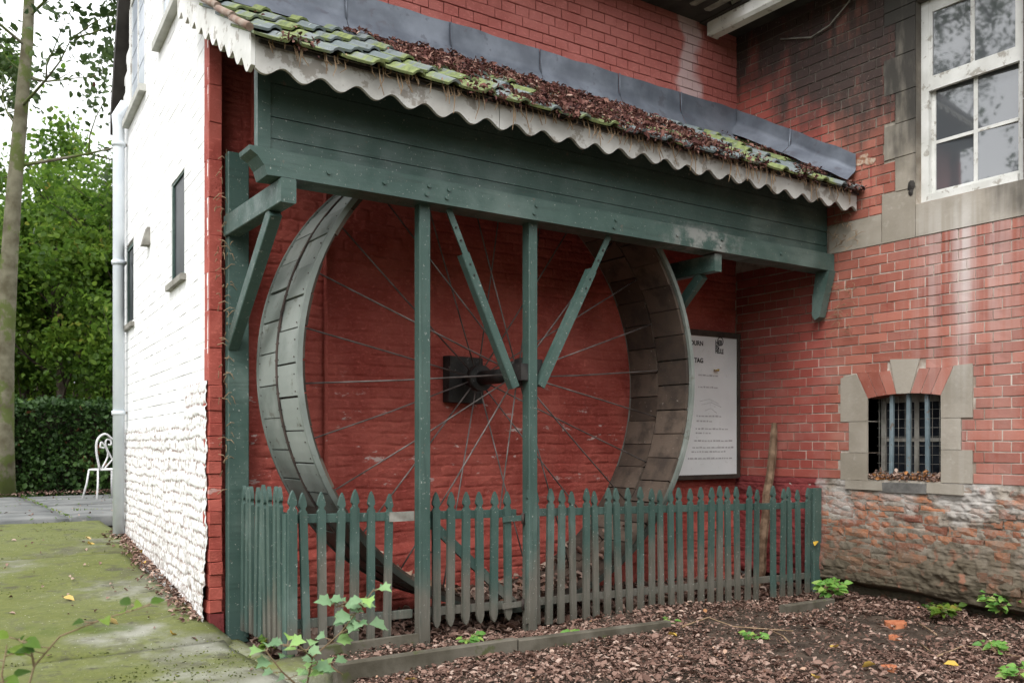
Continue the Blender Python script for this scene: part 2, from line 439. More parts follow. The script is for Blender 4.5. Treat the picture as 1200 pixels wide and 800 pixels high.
def mat_old_brick():
    t = NT('old_soft_brick'); r = t.rnd(); x, y, z = t.sep()
    c = t.mix(r, (0.205, 0.074, 0.050), (0.43, 0.185, 0.098))
    c = t.mix(t.ramp(t.noise(14, 6, 0.7), 0.45, 0.65, 0, 0.75), c, (0.26, 0.21, 0.17))
    up = t.math('ADD', t.ramp(z, 0.25, 0.7, 0, 0.22), t.noise(3.0, 6, 0.6))
    c = t.mix(t.ramp(up, 0.60, 0.76, 0, 0.8), c, (0.41, 0.37, 0.34))
    c = t.mix(t.ramp(t.math('ADD', z, t.math('MULTIPLY', t.noise(4, 5), 0.4)), 0.36, 0.72, 0.8, 0), c, (0.115, 0.088, 0.060))
    c = t.mix(t.ramp(t.noise(26, 6, 0.75), 0.5, 0.62, 0, 0.6), c, (0.23, 0.19, 0.155))
    c = t.mix(t.ramp(y, 4.2, 4.3), c, t.mix(r, (0.15, 0.035, 0.035), (0.27, 0.055, 0.055)))
    t.bump(t.noise(45, 7, 0.7), 0.8, 0.012)
    return t.fin(c, 0.92, 0.15)

M = {}
M['wbrick'] = mat_wing_brick(); M['wmortar'] = mat_wing_mortar(); M['stone'] = mat_stone()
M['red'] = mat_red_paint('red_wall_paint', (0.290, 0.054, 0.041), (0.430, 0.105, 0.080))
M['redup'] = mat_red_paint('red_wall_paint_weathered', (0.345, 0.100, 0.086), (0.420, 0.138, 0.120), 0)
M['redjoint'] = mat_flat('dark_joint', (0.10, 0.025, 0.022), (0.15, 0.04, 0.035))
M['white'] = mat_white_wall()
M['green'] = mat_green(); M['greenw'] = mat_green('green_paint_weathered', True)
M['white_paint'] = mat_flat('old_white_paint', (0.52, 0.52, 0.49), (0.68, 0.68, 0.655), 5, 0.6, 0.35, 0, 0.2, 40, ((0.22, 0.19, 0.15), 12, 0.57, 0.65))
M['valance'] = mat_flat('old_valance_paint', (0.36, 0.35, 0.325), (0.52, 0.515, 0.49), 3.5, 0.7, 0.3, 0, 0.2, 40, ((0.15, 0.12, 0.09), 7, 0.53, 0.65))
M['pipe'] = mat_flat('pale_blue_grey_pipe', (0.60, 0.65, 0.70), (0.68, 0.72, 0.76), 5, 0.45, 0.4, 0, 0.1, 40)
M['lead'] = mat_flat('lead_sheet', (0.085, 0.097, 0.122), (0.17, 0.19, 0.228), 4, 0.5, 0.45, 0.25, 0.4, 14, ((0.09, 0.09, 0.11), 9, 0.58, 0.7))
M['tile'] = mat_tile(); M['concrete'] = mat_concrete(); M['soil'] = mat_soil()
M['iron'] = mat_flat('rusty_iron', (0.035, 0.028, 0.026), (0.085, 0.060, 0.050), 20, 0.7, 0.4, 0.3, 0.3, 90)
M['spoke'] = mat_flat('grey_rust', (0.07, 0.058, 0.052), (0.20, 0.175, 0.165), 9, 0.55, 0.4, 0.3, 0.2, 90)
M['black'] = mat_flat('black_iron', (0.012, 0.012, 0.012), (0.035, 0.032, 0.030), 9, 0.65, 0.3, 0, 0.4, 60, ((0.25, 0.23, 0.22), 30, 0.64, 0.5))
def mat_plate():
    t = NT('grey_green_plate'); r = t.rnd(); x, y, z = t.sep()
    c = t.mix(r, (0.145, 0.168, 0.152), (0.225, 0.250, 0.230))
    c = t.mix(t.ramp(t.noise(5, 5), 0.4, 0.7, 0, 0.6), c, (0.27, 0.29, 0.27))
    c = t.mix(t.ramp(t.noise(11, 6, 0.7), 0.58, 0.66, 0, 0.7), c, (0.10, 0.10, 0.08))
    zz_ = t.math('ADD', z, t.math('MULTIPLY_ADD', t.noise(4, 4), 0.5, -0.25))
    c = t.mix(t.ramp(zz_, 0.55, 1.05, 0.9, 0), c, (0.030, 0.036, 0.028))      # damp algae on the lower rim
    t.bump(t.noise(40, 5), 0.2, 0.004)
    return t.fin(c, 0.6, 0.35)
M['plate'] = mat_plate()
M['board'] = mat_wood_inner()
M['rubble'] = mat_rubble(); M['obrick'] = mat_old_brick()
M['glass'] = mat_glass('window_glass', (0.075, 0.082, 0.09), 2.3); M['glassd'] = mat_flat('dirty_dark_glass', (0.006, 0.008, 0.012), (0.02, 0.024, 0.03), 9, 0.35, 0.12, 0, 0)
M['glassb'] = mat_glass('pale_window_glass', (0.42, 0.47, 0.54), 1.5, 0.2)
M['soffit'] = mat_flat('dark_soffit', (0.022, 0.019, 0.017), (0.05, 0.044, 0.04), 6)
M['bar'] = mat_flat('blue_grey_bar_paint', (0.10, 0.14, 0.16), (0.17, 0.215, 0.235), 12, 0.6, 0.35, 0, 0.3, 60, ((0.14, 0.09, 0.06), 25, 0.6, 0.7))
M['oldframe'] = mat_flat('weathered_frame', (0.16, 0.15, 0.13), (0.30, 0.29, 0.26), 12, 0.85)
M['twig'] = mat_flat('dry_twig', (0.17, 0.11, 0.065), (0.34, 0.24, 0.15), 20, 0.9)
M['bark'] = mat_flat('bark', (0.085, 0.075, 0.045), (0.19, 0.18, 0.125), 5, 0.95, 0.2, 0, 0.8, 22, ((0.085, 0.115, 0.025), 2.0, 0.46, 0.8))
M['barkd'] = mat_flat('dark_bark', (0.035, 0.028, 0.02), (0.08, 0.065, 0.05), 6, 0.95, 0.2, 0, 0.8, 25)
M['paper'] = mat_flat('notice_panel', (0.60, 0.62, 0.62), (0.68, 0.70, 0.70), 3, 0.45, 0.35, 0, 0.05, 30, ((0.42, 0.42, 0.40), 26, 0.63, 0.5))
M['ink'] = mat_flat('ink', (0.03, 0.03, 0.03), (0.06, 0.06, 0.06)); M['inkg'] = mat_flat('grey_ink', (0.30, 0.30, 0.31), (0.46, 0.46, 0.46), 60)
M['brown'] = mat_flat('dark_brown_frame', (0.03, 0.022, 0.018), (0.06, 0.045, 0.035))
M['chair'] = mat_flat('white_metal_paint', (0.74, 0.74, 0.74), (0.80, 0.80, 0.80), 9, 0.5)
M['slab'] = mat_flat('grey_paving', (0.10, 0.105, 0.105), (0.185, 0.188, 0.182), 3, 0.75, 0.35, 0, 0.4, 30, ((0.30, 0.27, 0.22), 18, 0.62, 0.7))
M['edging'] = mat_flat('old_edging_board', (0.065, 0.058, 0.042), (0.135, 0.122, 0.098), 6, 0.9, 0.2, 0, 0.5, 30, ((0.06, 0.075, 0.02), 4, 0.54, 0.7))
M['litter'] = mat_leaf('dead_leaf', [(0, (0.040, 0.024, 0.018)), (0.3, (0.135, 0.074, 0.055)), (0.6, (0.265, 0.168, 0.132)), (0.88, (0.45, 0.34, 0.28)), (1.0, (0.42, 0.19, 0.07))], 0.1, 0.8)
M['rlitter'] = mat_leaf('roof_litter', [(0, (0.030, 0.012, 0.012)), (0.5, (0.115, 0.042, 0.034)), (0.85, (0.24, 0.13, 0.10)), (1.0, (0.44, 0.33, 0.27))], 0.05, 0.85)
M['yleaf'] = mat_leaf('yellow_leaf', [(0, (0.52, 0.33, 0.03)), (0.5, (0.62, 0.42, 0.10)), (1, (0.60, 0.45, 0.22))], 0.2, 0.6)
M['leaf'] = mat_leaf('green_leaf', [(0, (0.045, 0.100, 0.016)), (0.45, (0.115, 0.215, 0.028)), (0.88, (0.23, 0.34, 0.05)), (1, (0.38, 0.33, 0.07))], 0.6)
M['leafd'] = mat_leaf('hedge_leaf', [(0, (0.016, 0.042, 0.012)), (0.6, (0.045, 0.098, 0.022)), (0.97, (0.09, 0.17, 0.04)), (1, (0.17, 0.07, 0.035))], 0.25)
M['leafs'] = mat_leaf('sparse_leaf', [(0, (0.030, 0.060, 0.016)), (0.75, (0.085, 0.135, 0.04)), (0.88, (0.14, 0.20, 0.05)), (0.9, (0.10, 0.035, 0.03)), (1, (0.13, 0.05, 0.04))], 0.3)
M['leafp'] = mat_leaf('young_leaf', [(0, (0.10, 0.24, 0.05)), (0.6, (0.17, 0.36, 0.07)), (1, (0.30, 0.44, 0.10))], 0.35)
M['leafi'] = mat_leaf('ivy_leaf', [(0, (0.10, 0.19, 0.09)), (0.6, (0.20, 0.32, 0.17)), (1, (0.24, 0.40, 0.10))], 0.25)
M['moss'] = mat_leaf('moss_tuft', [(0, (0.045, 0.060, 0.012)), (0.6, (0.095, 0.115, 0.024)), (1, (0.15, 0.165, 0.04))], 0.1, 0.9)

# ------------------------------------------------------------------ leaf clouds
def leaves(c, L, ratio=0.55, flat=0.0, fold=0.25, jit=0.5, rng=RNG, nrm=None):
    n = len(c); c = np.asarray(c, float)
    L = L * (1 + jit * (rng.random(n) - 0.5) * 2)
    if nrm is None:
        nrm = rng.normal(size=(n, 3)); nrm[:, 2] = nrm[:, 2] * (1 - flat) + flat * 3.0
        nrm /= np.linalg.norm(nrm, axis=1)[:, None]
    d = rng.normal(size=(n, 3)); d -= nrm * (d * nrm).sum(1)[:, None]; d /= np.linalg.norm(d, axis=1)[:, None]
    s = np.cross(nrm, d); w = (L * ratio * 0.5 * (0.8 + 0.4 * rng.random(n)))[:, None]; Lc = L[:, None]
    up = nrm * w * fold * (0.4 + 1.2 * rng.random(n))[:, None]
    V = np.stack([c - d * Lc * 0.5, c - d * Lc * 0.18 + s * w + up, c + d * Lc * 0.2 + s * w * 0.8 + up, c + d * Lc * 0.5 - nrm * w * 0.3,
                  c + d * Lc * 0.2 - s * w * 0.8 + up, c - d * Lc * 0.18 - s * w + up], 1).reshape(-1, 3)
    b = np.arange(n)[:, None] * 6
    Q = np.concatenate([b + [0, 1, 2, 3], b + [0, 3, 4, 5]], 0)
    return V, Q
def leaf_obj(name, c, L, mat, parent=None, rnd=None, origin=None, **kw):
    V, Q = leaves(c, L, **kw); n = len(c)
    r = RNG.random(n) if rnd is None else rnd
    return np_obj(name, V, Q, mat, parent, {'rnd': np.repeat(r, 6)}, origin=origin)

# ================================================================== GROUND, PATH, TERRACE
def path_z(y):
    return 0.03 + 0.29 * max(0.0, (y - 4.6) / 4.75) ** 0.8 if y > 4.6 else 0.03
def ground_z(X, Y):
    X = np.asarray(X, float); Y = np.asarray(Y, float)
    near = (fbm(X * 1.3, Y * 1.3, 3, 5) - 0.5) * 0.10 + (fbm(X * 9, Y * 9, 9, 3) - 0.5) * 0.02
    z = -0.03 + near
    z = z - 0.03 * sstep(3.0, 5.5, X) * sstep(6, 4, Y)
    back = sstep(4.4, 9.4, Y)
    z = z * (1 - 0.6 * back) + 0.24 * back
    lower = sstep(1.75, 1.45, X) * sstep(9.6, 9.0, Y) * sstep(-2.2, -1.8, X)     # stays under the concrete path
    z = z - 0.10 * lower
    far = sstep(30, 80, np.hypot(X, Y))
    return z * (1 - far) + 0.2 * far
gx = np.unique(np.concatenate([np.linspace(-250, -12, 18), np.linspace(-12, 0, 30), np.linspace(0, 7, 180), np.linspace(7, 14, 15), np.linspace(14, 250, 18)]))
gy = np.unique(np.concatenate([np.linspace(-250, -8, 18), np.linspace(-8, 1.5, 20), np.linspace(1.5, 5.2, 110), np.linspace(5.2, 22, 50), np.linspace(22, 250, 18)]))
GX, GY = np.meshgrid(gx, gy)
GV = np.stack([GX, GY, ground_z(GX, GY)], -1).reshape(-1, 3)
def grid_quads(nu, nv):
    i = (np.arange(nv - 1)[:, None] * nu + np.arange(nu - 1)[None]).ravel()
    return np.stack([i, i + 1, i + nu + 1, i + nu], 1)
ground = np_obj('ground', GV, grid_quads(len(gx), len(gy)), M['soil'], smooth=True); tag(ground, 'dark bare soil strewn with dead leaves', kind='structure')

path = bpy.data.objects.new('path', None); link(path); tag(path, 'mossy concrete path sloping up beside the white wall', kind='structure')
def slab_mesh(name, x0, x1, y0, y1, zf, thick, mat, parent, res=0.06, skew=0.0, amp=0.012):
    nu = max(4, int((x1 - x0) / res)); nv = max(4, int((y1 - y0) / res))
    u = np.linspace(x0, x1, nu); w = np.linspace(y0, y1, nv); U, W = np.meshgrid(u, w)
    e = np.minimum(np.minimum(U - x0, x1 - U), np.minimum(W - y0, y1 - W))
    Z = np.vectorize(zf)(W) + (fbm(U * 2.3, W * 2.3, 5, 5) - 0.5) * amp * 2 - 0.01 * (1 - sstep(0, 0.05, e))
    W2 = W + skew * (U - x0) + (vnoise(U * 4, W * 0 + y0, 4) - 0.5) * 0.02
    top = np.stack([U + (vnoise(W * 4, U * 0, 8) - .5) * 0.015, W2, Z], -1).reshape(-1, 3)
    bot = top.copy(); bot[:, 2] -= thick
    q = grid_quads(nu, nv); N = nu * nv
    edge = [list(range(nu)), [nu * i + nu - 1 for i in range(nv)], [N - 1 - i for i in range(nu)], [nu * (nv - 1 - i) for i in range(nv)]]
    side = [[a, a + N, b + N, b] for e_ in edge for a, b in zip(e_, e_[1:])]
    return np_obj(name, np.concatenate([top, bot]), np.concatenate([q, np.array(side)]), mat, parent)
for (x0, x1, y0, y1, sk) in [(-2.0, 1.40, 1.2, 4.72, -0.02), (-2.0, 1.44, 4.735, 7.40, -0.02), (-2.0, 1.62, 7.412, 9.36, -0.02)]:
    slab_mesh('concrete_slab', x0, x1, y0, y1, path_z, 0.12, M['concrete'], path, skew=sk)
slab_mesh('concrete_slab', 1.415, 1.66, 3.80, 4.20, lambda y: 0.022, 0.10, M['concrete'], path, skew=0.1)
slab_mesh('concrete_slab', 1.415, 1.52, 4.22, 4.80, lambda y: 0.012, 0.10, M['concrete'], path, skew=0.0)

terrace = bpy.data.objects.new('terrace', None); link(terrace); tag(terrace, 'grey slab terrace behind the building', kind='structure')
for i in range(7):
    for j in range(4):
        x0 = -3.62 + i * 1.0; y0 = 9.34 + j * 1.02
        slab_mesh('paving_slab', x0 + 0.012, x0 + 0.985, y0 + 0.01, y0 + 1.0, (lambda y, k=random.uniform(-.006, .006): 0.345 + k), 0.09, M['slab'], terrace, 0.12, 0, 0.004)
# moss and grass in the terrace joints
pts = []
for i in range(8):
    y = RNG.random(110) * 4.0 + 9.34; pts.append(np.stack([-3.62 + i * 1.0 + RNG.normal(0, 0.012, 110), y, np.full(110, 0.350)], 1))
for j in range(5):
    x = RNG.random(60) * 7 - 3.6; pts.append(np.stack([x, 9.34 + j * 1.02 + RNG.normal(0, 0.012, 60), np.full(60, 0.347)], 1))
tag(leaf_obj('joint_grass', np.concatenate(pts), 0.035, M['leaf'], ratio=0.25, origin=(0, 11, 0.34)), 'moss and grass growing in the terrace joints', 'grass', kind='stuff')

# ================================================================== BRICK WING (right)
XW = 5.71
wing = thing('brick_wing', (XW, 3.4, 0), 'red brick wing on the right with stone window surrounds and rough old footing', 'building')
# openings and stones in (Y, Z)
UPW = (2.80, 3.505, 2.66, 4.03); LOW = (3.325, 3.869, 0.79, 1.385)
stones = [  # y0, y1, z0, z1
    (3.869, 4.085, 1.20, 1.50), (3.869, 4.02, 0.975, 1.20), (3.869, 4.09, 0.78, 0.975),
    (3.113, 3.325, 1.21, 1.52), (3.19, 3.325, 1.0, 1.21), (3.113, 3.325, 0.785, 1.0),
    (3.76, 4.19, 2.436, 2.645), (3.505, 3.757, 2.436, 2.772), (2.60, 3.503, 2.436, 2.655), (1.6, 2.597, 2.436, 2.655),
    (3.505, 3.655, 2.775, 3.005), (3.505, 3.74, 3.008, 3.24), (3.505, 3.655, 3.243, 3.452), (3.505, 3.74, 3.455, 3.705), (3.505, 3.655, 3.708, 3.935), (3.505, 3.74, 3.938, 4.03), (2.52, 3.74, 4.033, 4.3),
    (2.62, 2.80, 2.658, 2.90), (2.52, 2.80, 2.903, 3.15), (2.62, 2.80, 3.153, 3.38), (2.52, 2.80, 3.383, 3.62), (2.62, 2.80, 3.623, 3.86), (2.52, 2.80, 3.863, 4.03)]
ARCH = (3.13, 4.07, 1.36, 1.545)
YEND = 1.0
# mortar bed behind the bricks, with the two openings left free
def wall_with_holes_X(name, x, y0, y1, z0, z1, holes, mat, parent, depth=0.25):
    ys = sorted({y0, y1, *[h[0] for h in holes], *[h[1] for h in holes]}); zs = sorted({z0, z1, *[h[2] for h in holes], *[h[3] for h in holes]})
    mb = MB()
    for a, b in zip(ys, ys[1:]):
        for c, d in zip(zs, zs[1:]):
            if any(h[0] <= a and b <= h[1] and h[2] <= c and d <= h[3] for h in holes): continue
            mb.add([(x, a, c), (x, b, c), (x, b, d), (x, a, d)], [(0, 1, 2, 3)])
    for h in holes:
        for (ya, yb, za, zb) in ((h[0], h[0], h[2], h[3]), (h[1], h[1], h[2], h[3]), (h[0], h[1], h[2], h[2]), (h[0], h[1], h[3], h[3])):
            mb.add([(x, ya, za), (x, yb, zb) if ya == yb else (x, yb, za), (x + depth, yb, zb), (x + depth, ya, za)] if ya == yb else
                   [(x, ya, za), (x, yb, za), (x + depth, yb, za), (x + depth, ya, za)], [(0, 1, 2, 3)])
    mb.add([(x, y0, z1), (x, y1, z1), (x + 2.5, y1, z1), (x + 2.5, y0, z1)], [(0, 1, 2, 3)])
    mb.add([(x, y0, z0), (x, y0, z1), (x + 2.5, y0, z1), (x + 2.5, y0, z0)], [(0, 1, 2, 3)])
    return mb.build(name, mat, parent)
wwall = wall_with_holes_X('wall', XW + 0.006, YEND, 5.3, 0.72, 4.36, [UPW, LOW], M['wmortar'], wing)

_bm = {}
def brick_mesh(L, H, mat, D=0.03, axis='Y', key=''):
    """a facing brick with worn edges; its face looks along -X (axis Y) or -Y (axis X)"""
    k = (round(L, 3), round(H, 4), mat.name, axis, key)
    if k in _bm: return _bm[k]
    e = 0.0022; l, h = L / 2, H / 2
    def P(d, s, z): return (d, s, z) if axis == 'Y' else (s, d, z)
    j = lambda: random.uniform(-0.0016, 0.0016)
    vs = [P(D, s * l, z * h) for s, z in ((-1, -1), (1, -1), (1, 1), (-1, 1))]
    vs += [P(e, s * l + j(), z * h + j()) for s, z in ((-1, -1), (1, -1), (1, 1), (-1, 1))]
    vs += [P(j(), s * (l - e), z * (h - e)) for s, z in ((-1, -1), (1, -1), (1, 1), (-1, 1))]
    fs = [(a, (a + 1) % 4, 4 + (a + 1) % 4, 4 + a) for a in range(4)] + [(4 + a, 4 + (a + 1) % 4, 8 + (a + 1) % 4, 8 + a) for a in range(4)] + [(8, 9, 10, 11)]
    _bm[k] = mesh_of(MB().add(vs, fs), 'brick', mat); return _bm[k]
def layout(s0, s1, z0, z1, ch, blocks, joint=0.008, phase=0):
    """cross bond: stretcher and header courses; cut where a block covers the middle of the course"""
    out = []; nz = int(round((z1 - z0) / ch)); st = 0.226; hd = st / 2
    for i in range(nz):
        za, zb = z0 + i * ch, z0 + (i + 1) * ch; zm = (za + zb) / 2
        if i % 2: step, off = hd, hd / 2
        else: step, off = st, (st / 2 if (i // 2) % 2 else 0)
        s = s0 - off + phase
        while s < s1:
            a, b = max(s, s0), min(s + step, s1); s += step
            segs = [(a, b)]
            for (c, d, e, f) in blocks:
                if e < zm < f:
                    ns = []
                    for p, q in segs:
                        if q <= c or p >= d: ns.append((p, q)); continue
                        if p < c: ns.append((p, c))
                        if q > d: ns.append((d, q))
                    segs = ns
            for p, q in segs:
                if q - p > 0.03: out.append((p + joint / 2, q - joint / 2, za + joint / 2, zb - joint / 2))
    return out
blocks = stones + [UPW, LOW, ARCH, (3.455, 3.715, 1.36, 1.63)]
rows = layout(1.1, 5.085, 0.782, 2.436, 0.0689, blocks, phase=0.02) + layout(1.1, 5.085, 2.645, 4.36, 0.0689, blocks, phase=0.05)
def seen(y, z):
    d = CC * XW + SS * y; u = 600 + F * (SS * XW - CC * y) / d; v = HZ - F * (z - EYE) / d
    ok = -5 < u < 1205 and -5 < v < 805
    if v > 130 and u < 1003 and v < 320 and v > 130 + (u - 862) * 0.55: ok = False     # behind the shelter roof and beam
    return ok, d
rows = [(r, *seen((r[0] + r[1]) / 2, (r[2] + r[3]) / 2)) for r in rows]
rows.sort(key=lambda q: (not q[1], -((q[0][1] - q[0][0]) / q[2] ** 2)))
rest = MB()
for k, (r, ok, d) in enumerate(rows):
    L, H = r[1] - r[0], r[3] - r[2]; y, z = (r[0] + r[1]) / 2, (r[2] + r[3]) / 2
    dx = random.uniform(-0.0018, 0.0012)
    if k < 300 and ok:
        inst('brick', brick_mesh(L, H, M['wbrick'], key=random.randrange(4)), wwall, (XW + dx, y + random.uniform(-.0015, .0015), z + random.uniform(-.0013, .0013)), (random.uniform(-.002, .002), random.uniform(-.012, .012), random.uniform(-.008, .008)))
    else:
        rest.box((XW + dx, r[0], r[2]), (XW + 0.03, r[1], r[3]))
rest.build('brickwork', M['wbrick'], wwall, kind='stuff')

# dressed stones
for (y0, y1, z0, z1) in stones[6:]:
    mb = MB(); e = 0.003; x = XW - 0.004
    dep = 0.22 if (abs(y0 - 3.505) < .01 or abs(y1 - 2.80) < .01 or y1 == 3.503) else 0.06
    mb.box((x, y0 + e / 2, z0 + e / 2), (XW + dep, y1 - e / 2, z1 - e / 2), 0.0012)
    mb.build('dressed_stone', M['stone'], wing)
sur = []
x = XW - 0.005
for poly in ([(3.869, 1.20), (4.09, 1.20), (4.09, 1.515), (3.965, 1.54), (3.869, 1.36)], [(3.869, .977), (4.02, .977), (4.02, 1.197), (3.869, 1.197)], [(3.869, .78), (4.09, .78), (4.09, .974), (3.869, .974)],
             [(3.325, 1.21), (3.325, 1.36), (3.235, 1.55), (3.113, 1.555), (3.113, 1.21)], [(3.325, 1.003), (3.325, 1.207), (3.19, 1.207), (3.19, 1.003)], [(3.325, .785), (3.325, 1.0), (3.113, 1.0), (3.113, .785)]):
    MB().prism(poly, x, XW + 0.2, 0).build('surround_stone', M['stone'], wing)
def archz(y): return 1.385 - 0.024 * ((y - 3.597) / 0.272) ** 2
MB().prism([(3.645, archz(3.645) + .0), (3.695, 1.625), (3.475, 1.612), (3.545, archz(3.545))], x + 0.001, XW + 0.2, 0).build('keystone', M['stone'], wing)
for sgn in (1, -1):
    c0, c1 = (3.647, 3.869) if sgn > 0 else (3.543, 3.325)
    t0, t1 = (3.695, 3.96) if sgn > 0 else (3.483, 3.24)
    for k in range(3):
        def at(a, b, f): return a + (b - a) * f
        f0, f1 = k / 3 + 0.012, (k + 1) / 3 - 0.012
        b0, b1, q0, q1 = at(c0, c1, f0), at(c0, c1, f1), at(t0, t1, f0), at(t0, t1, f1)
        MB().prism([(b0, archz(b0)), (b1, archz(b1)), (q1, 1.542), (q0, 1.547)], XW - 0.002, XW + 0.15, 0).build('arch_brick', M['wbrick'], wing)
MB().box((XW + 0.003, 3.2, 1.385), (XW + 0.18, 4.0, 1.56)).build('arch_mortar', M['wmortar'], wing)

# small barred window
lw = MB(); lw.box((XW + 0.16, 3.325, 0.78), (XW + 0.19, 3.362, 1.40)); lw.box((XW + 0.16, 3.832, 0.78), (XW + 0.19, 3.869, 1.40))
lw.box((XW + 0.163, 3.362, 1.33), (XW + 0.188, 3.832, 1.395)); lw.box((XW + 0.163, 3.362, 0.78), (XW + 0.188, 3.832, 0.84))
lw.box((XW + 0.165, 3.585, 0.84), (XW + 0.186, 3.617, 1.33)); lw.box((XW + 0.167, 3.362, 1.055), (XW + 0.184, 3.585, 1.08)); lw.box((XW + 0.167, 3.617, 1.055), (XW + 0.184, 3.832, 1.08))
lwin = lw.build('barred_window', M['oldframe'], wing)
for (a, b) in ((3.362, 3.585), (3.617, 3.832)):
    for (c, d) in ((0.84, 1.055), (1.08, 1.33)):
        MB().box((XW + 0.174, a, c), (XW + 0.178, b, d)).build('pane', M['glassd'], lwin)
for y in (3.715, 3.585, 3.445):
    MB().bar((XW + 0.045, y, 0.79), (XW + 0.045, y + random.uniform(-.008, .008), 1.385), 0.026, 0.026, (1, 0, 0), 0.003).build('bar', M['bar'], lwin)
mesh_ = MB()
for k in range(11): mesh_.tube([(XW + 0.10, 3.345 + k * 0.05, 0.80), (XW + 0.10, 3.345 + k * 0.05, 1.37)], 0.0016, 4)
for k in range(9): mesh_.tube([(XW + 0.103, 3.33, 0.84 + k * 0.062), (XW + 0.103, 3.865, 0.84 + k * 0.062)], 0.0016, 4)
mesh_.build('wire_mesh', M['oldframe'], lwin)
MB().box((XW + 0.0, 3.315, 0.74), (XW + 0.2, 3.88, 0.786)).build('inner_sill', M['stone'], lwin)
# sill stones below
MB().box((XW - 0.022, 3.74, 0.712), (XW + 0.05, 4.04, 0.776), 0.004).build('sill_stone', M['stone'], wing)
MB().box((XW - 0.026, 3.42, 0.708), (XW + 0.05, 3.735, 0.774), 0.006).build('sill_stone', mat_flat('dark_sill', (0.10, 0.097, 0.092), (0.19, 0.185, 0.175), 14, 0.9, 0.2, 0, 0.6, 30), wing)
MB().box((XW - 0.020, 3.17, 0.710), (XW + 0.05, 3.415, 0.778), 0.004).build('sill_stone', M['stone'], wing)

# upper sash window
wx = XW + 0.085
uw = MB()
uw.box((wx - 0.02, 3.452, 2.66), (wx + 0.06, 3.505, 4.03)); uw.box((wx - 0.02, 2.80, 2.66), (wx + 0.06, 2.853, 4.03))
uw.box((wx - 0.045, 2.853, 2.66), (wx + 0.055, 3.452, 2.715)); uw.box((wx - 0.018, 2.853, 3.985), (wx + 0.055, 3.452, 4.03))
uwin = uw.build('sash_window', M['white_paint'], wing)
def sash(z0, z1, xx, zm, rail0, rail1):
    s = MB()
    s.box((xx, 3.425, z0), (xx + 0.03, 3.452, z1)); s.box((xx, 2.853, z0), (xx + 0.03, 2.880, z1))
    s.box((xx + .001, 2.880, z0), (xx + 0.029, 3.425, z0 + rail0)); s.box((xx + .001, 2.880, z1 - rail1), (xx + 0.029, 3.425, z1))
    s.box((xx + .003, 3.139, z0 + rail0), (xx + 0.027, 3.166, z1 - rail1))
    if zm:
        s.box((xx + .005, 2.880, zm - 0.011), (xx + 0.025, 3.139, zm + 0.011)); s.box((xx + .005, 3.166, zm - 0.011), (xx + 0.025, 3.425, zm + 0.011))
    o = s.build('sash', M['white_paint'], uwin)
    for (a, b) in ((2.880, 3.139), (3.166, 3.425)):
        for (c, d) in (((z0 + rail0, zm - .011), (zm + .011, z1 - rail1)) if zm else ((z0 + rail0, z1 - rail1),)):
            dz = random.uniform(-.002, .002)
            MB().add([(xx + .0255, a, c), (xx + .007 + dz, b, c), (xx + .0075 + dz, b, d), (xx + .026, a, d)], [(0, 1, 2, 3)]).build('pane', M['glass'], uwin)
sash(2.715, 3.475, wx + 0.02, 3.075, 0.035, 0.04)
sash(3.42, 3.985, wx - 0.018, None, 0.095, 0.04)
rm = MB(); rm.box((wx + 0.5, 2.3, 2.3), (wx + 0.52, 4.0, 4.6)); rm.build('room_dark', M['soffit'], uwin)
# broken bolt holes, their shade painted on raised dark cones; cable
for (y, z, s) in ((3.535, 2.79, 0.03), (3.535, 2.745, 0.02)):
    MB().add([(XW - 0.008, y + s * math.cos(a) * random.uniform(.7, 1.2), z + s * 1.2 * math.sin(a)) for a in np.linspace(0, 5.6, 9)] + [(XW - 0.016, y, z)], [(i, (i + 1) % 9, 9) for i in range(9)]).build('hole', M['soffit'], wing)
nb = MB()
for (yc, zc, sy, sz_) in ((3.93, 3.06, .07, .03), (3.85, 3.035, .05, .028), (3.89, 3.085, .04, .02)):
    ol = [(yc + sy * math.cos(k * .7) * random.uniform(.7, 1.15), zc + sz_ * math.sin(k * .7) * random.uniform(.7, 1.2)) for k in range(9)]
    nb.add([(XW - .005, q0, q1) for q0, q1 in ol] + [(XW - .003 + random.uniform(-.004, .004), yc, zc)], [(i, (i + 1) % 9, 9) for i in range(9)])
nb.build('spalled_patch', mat_flat('spalled_brick', (0.27, 0.11, 0.06), (0.42, 0.34, 0.27), 45, 0.95, 0.1, 0, 0.9, 40), wing)
MB().tube([PX(915, 46, XW - .02), PX(950, 44, XW - .025), PX(972, 30, XW - .03), PX(995, 2, XW - .03), PX(1003, -20, XW - .03)], 0.006, 6).build('cable', M['oldframe'], wing)
MB().tube([(XW - 0.25, 4.05, 4.40), (XW - 0.1, 4.02, 4.30), (XW - 0.08, 4.0, 4.32), (XW + .05, 4.0, 4.32)], 0.045, 10).build('vent_pipe', M['white_paint'], wing)
# eaves: soffit, gutter, roof
MB().box((5.28, 0.8, 4.365), (6.2, 5.3, 4.40)).build('soffit', M['soffit'], wing)
gt = MB(); gt.prism([(5.32, 4.285), (5.34, 4.262), (5.42, 4.262), (5.44, 4.285), (5.44, 4.36), (5.43, 4.36), (5.43, 4.29), (5.417, 4.272), (5.343, 4.272), (5.33, 4.29), (5.33, 4.36), (5.31, 4.36)], 0.8, 5.02, 1)
gt.box((5.32, 5.02, 4.263), (5.438, 5.035, 4.36)); gutter = gt.build('gutter', M['white_paint'], wing)
MB().prism([(5.22, 4.405), (9.5, 7.0), (9.5, 7.12), (5.22, 4.52)], 0.7, 5.6, 1).build('roof', M['tile'], wing)
MB().box((8.2, 1.0, -0.1), (8.3, 5.3, 4.365)).build('rear_wall', M['wmortar'], wing)

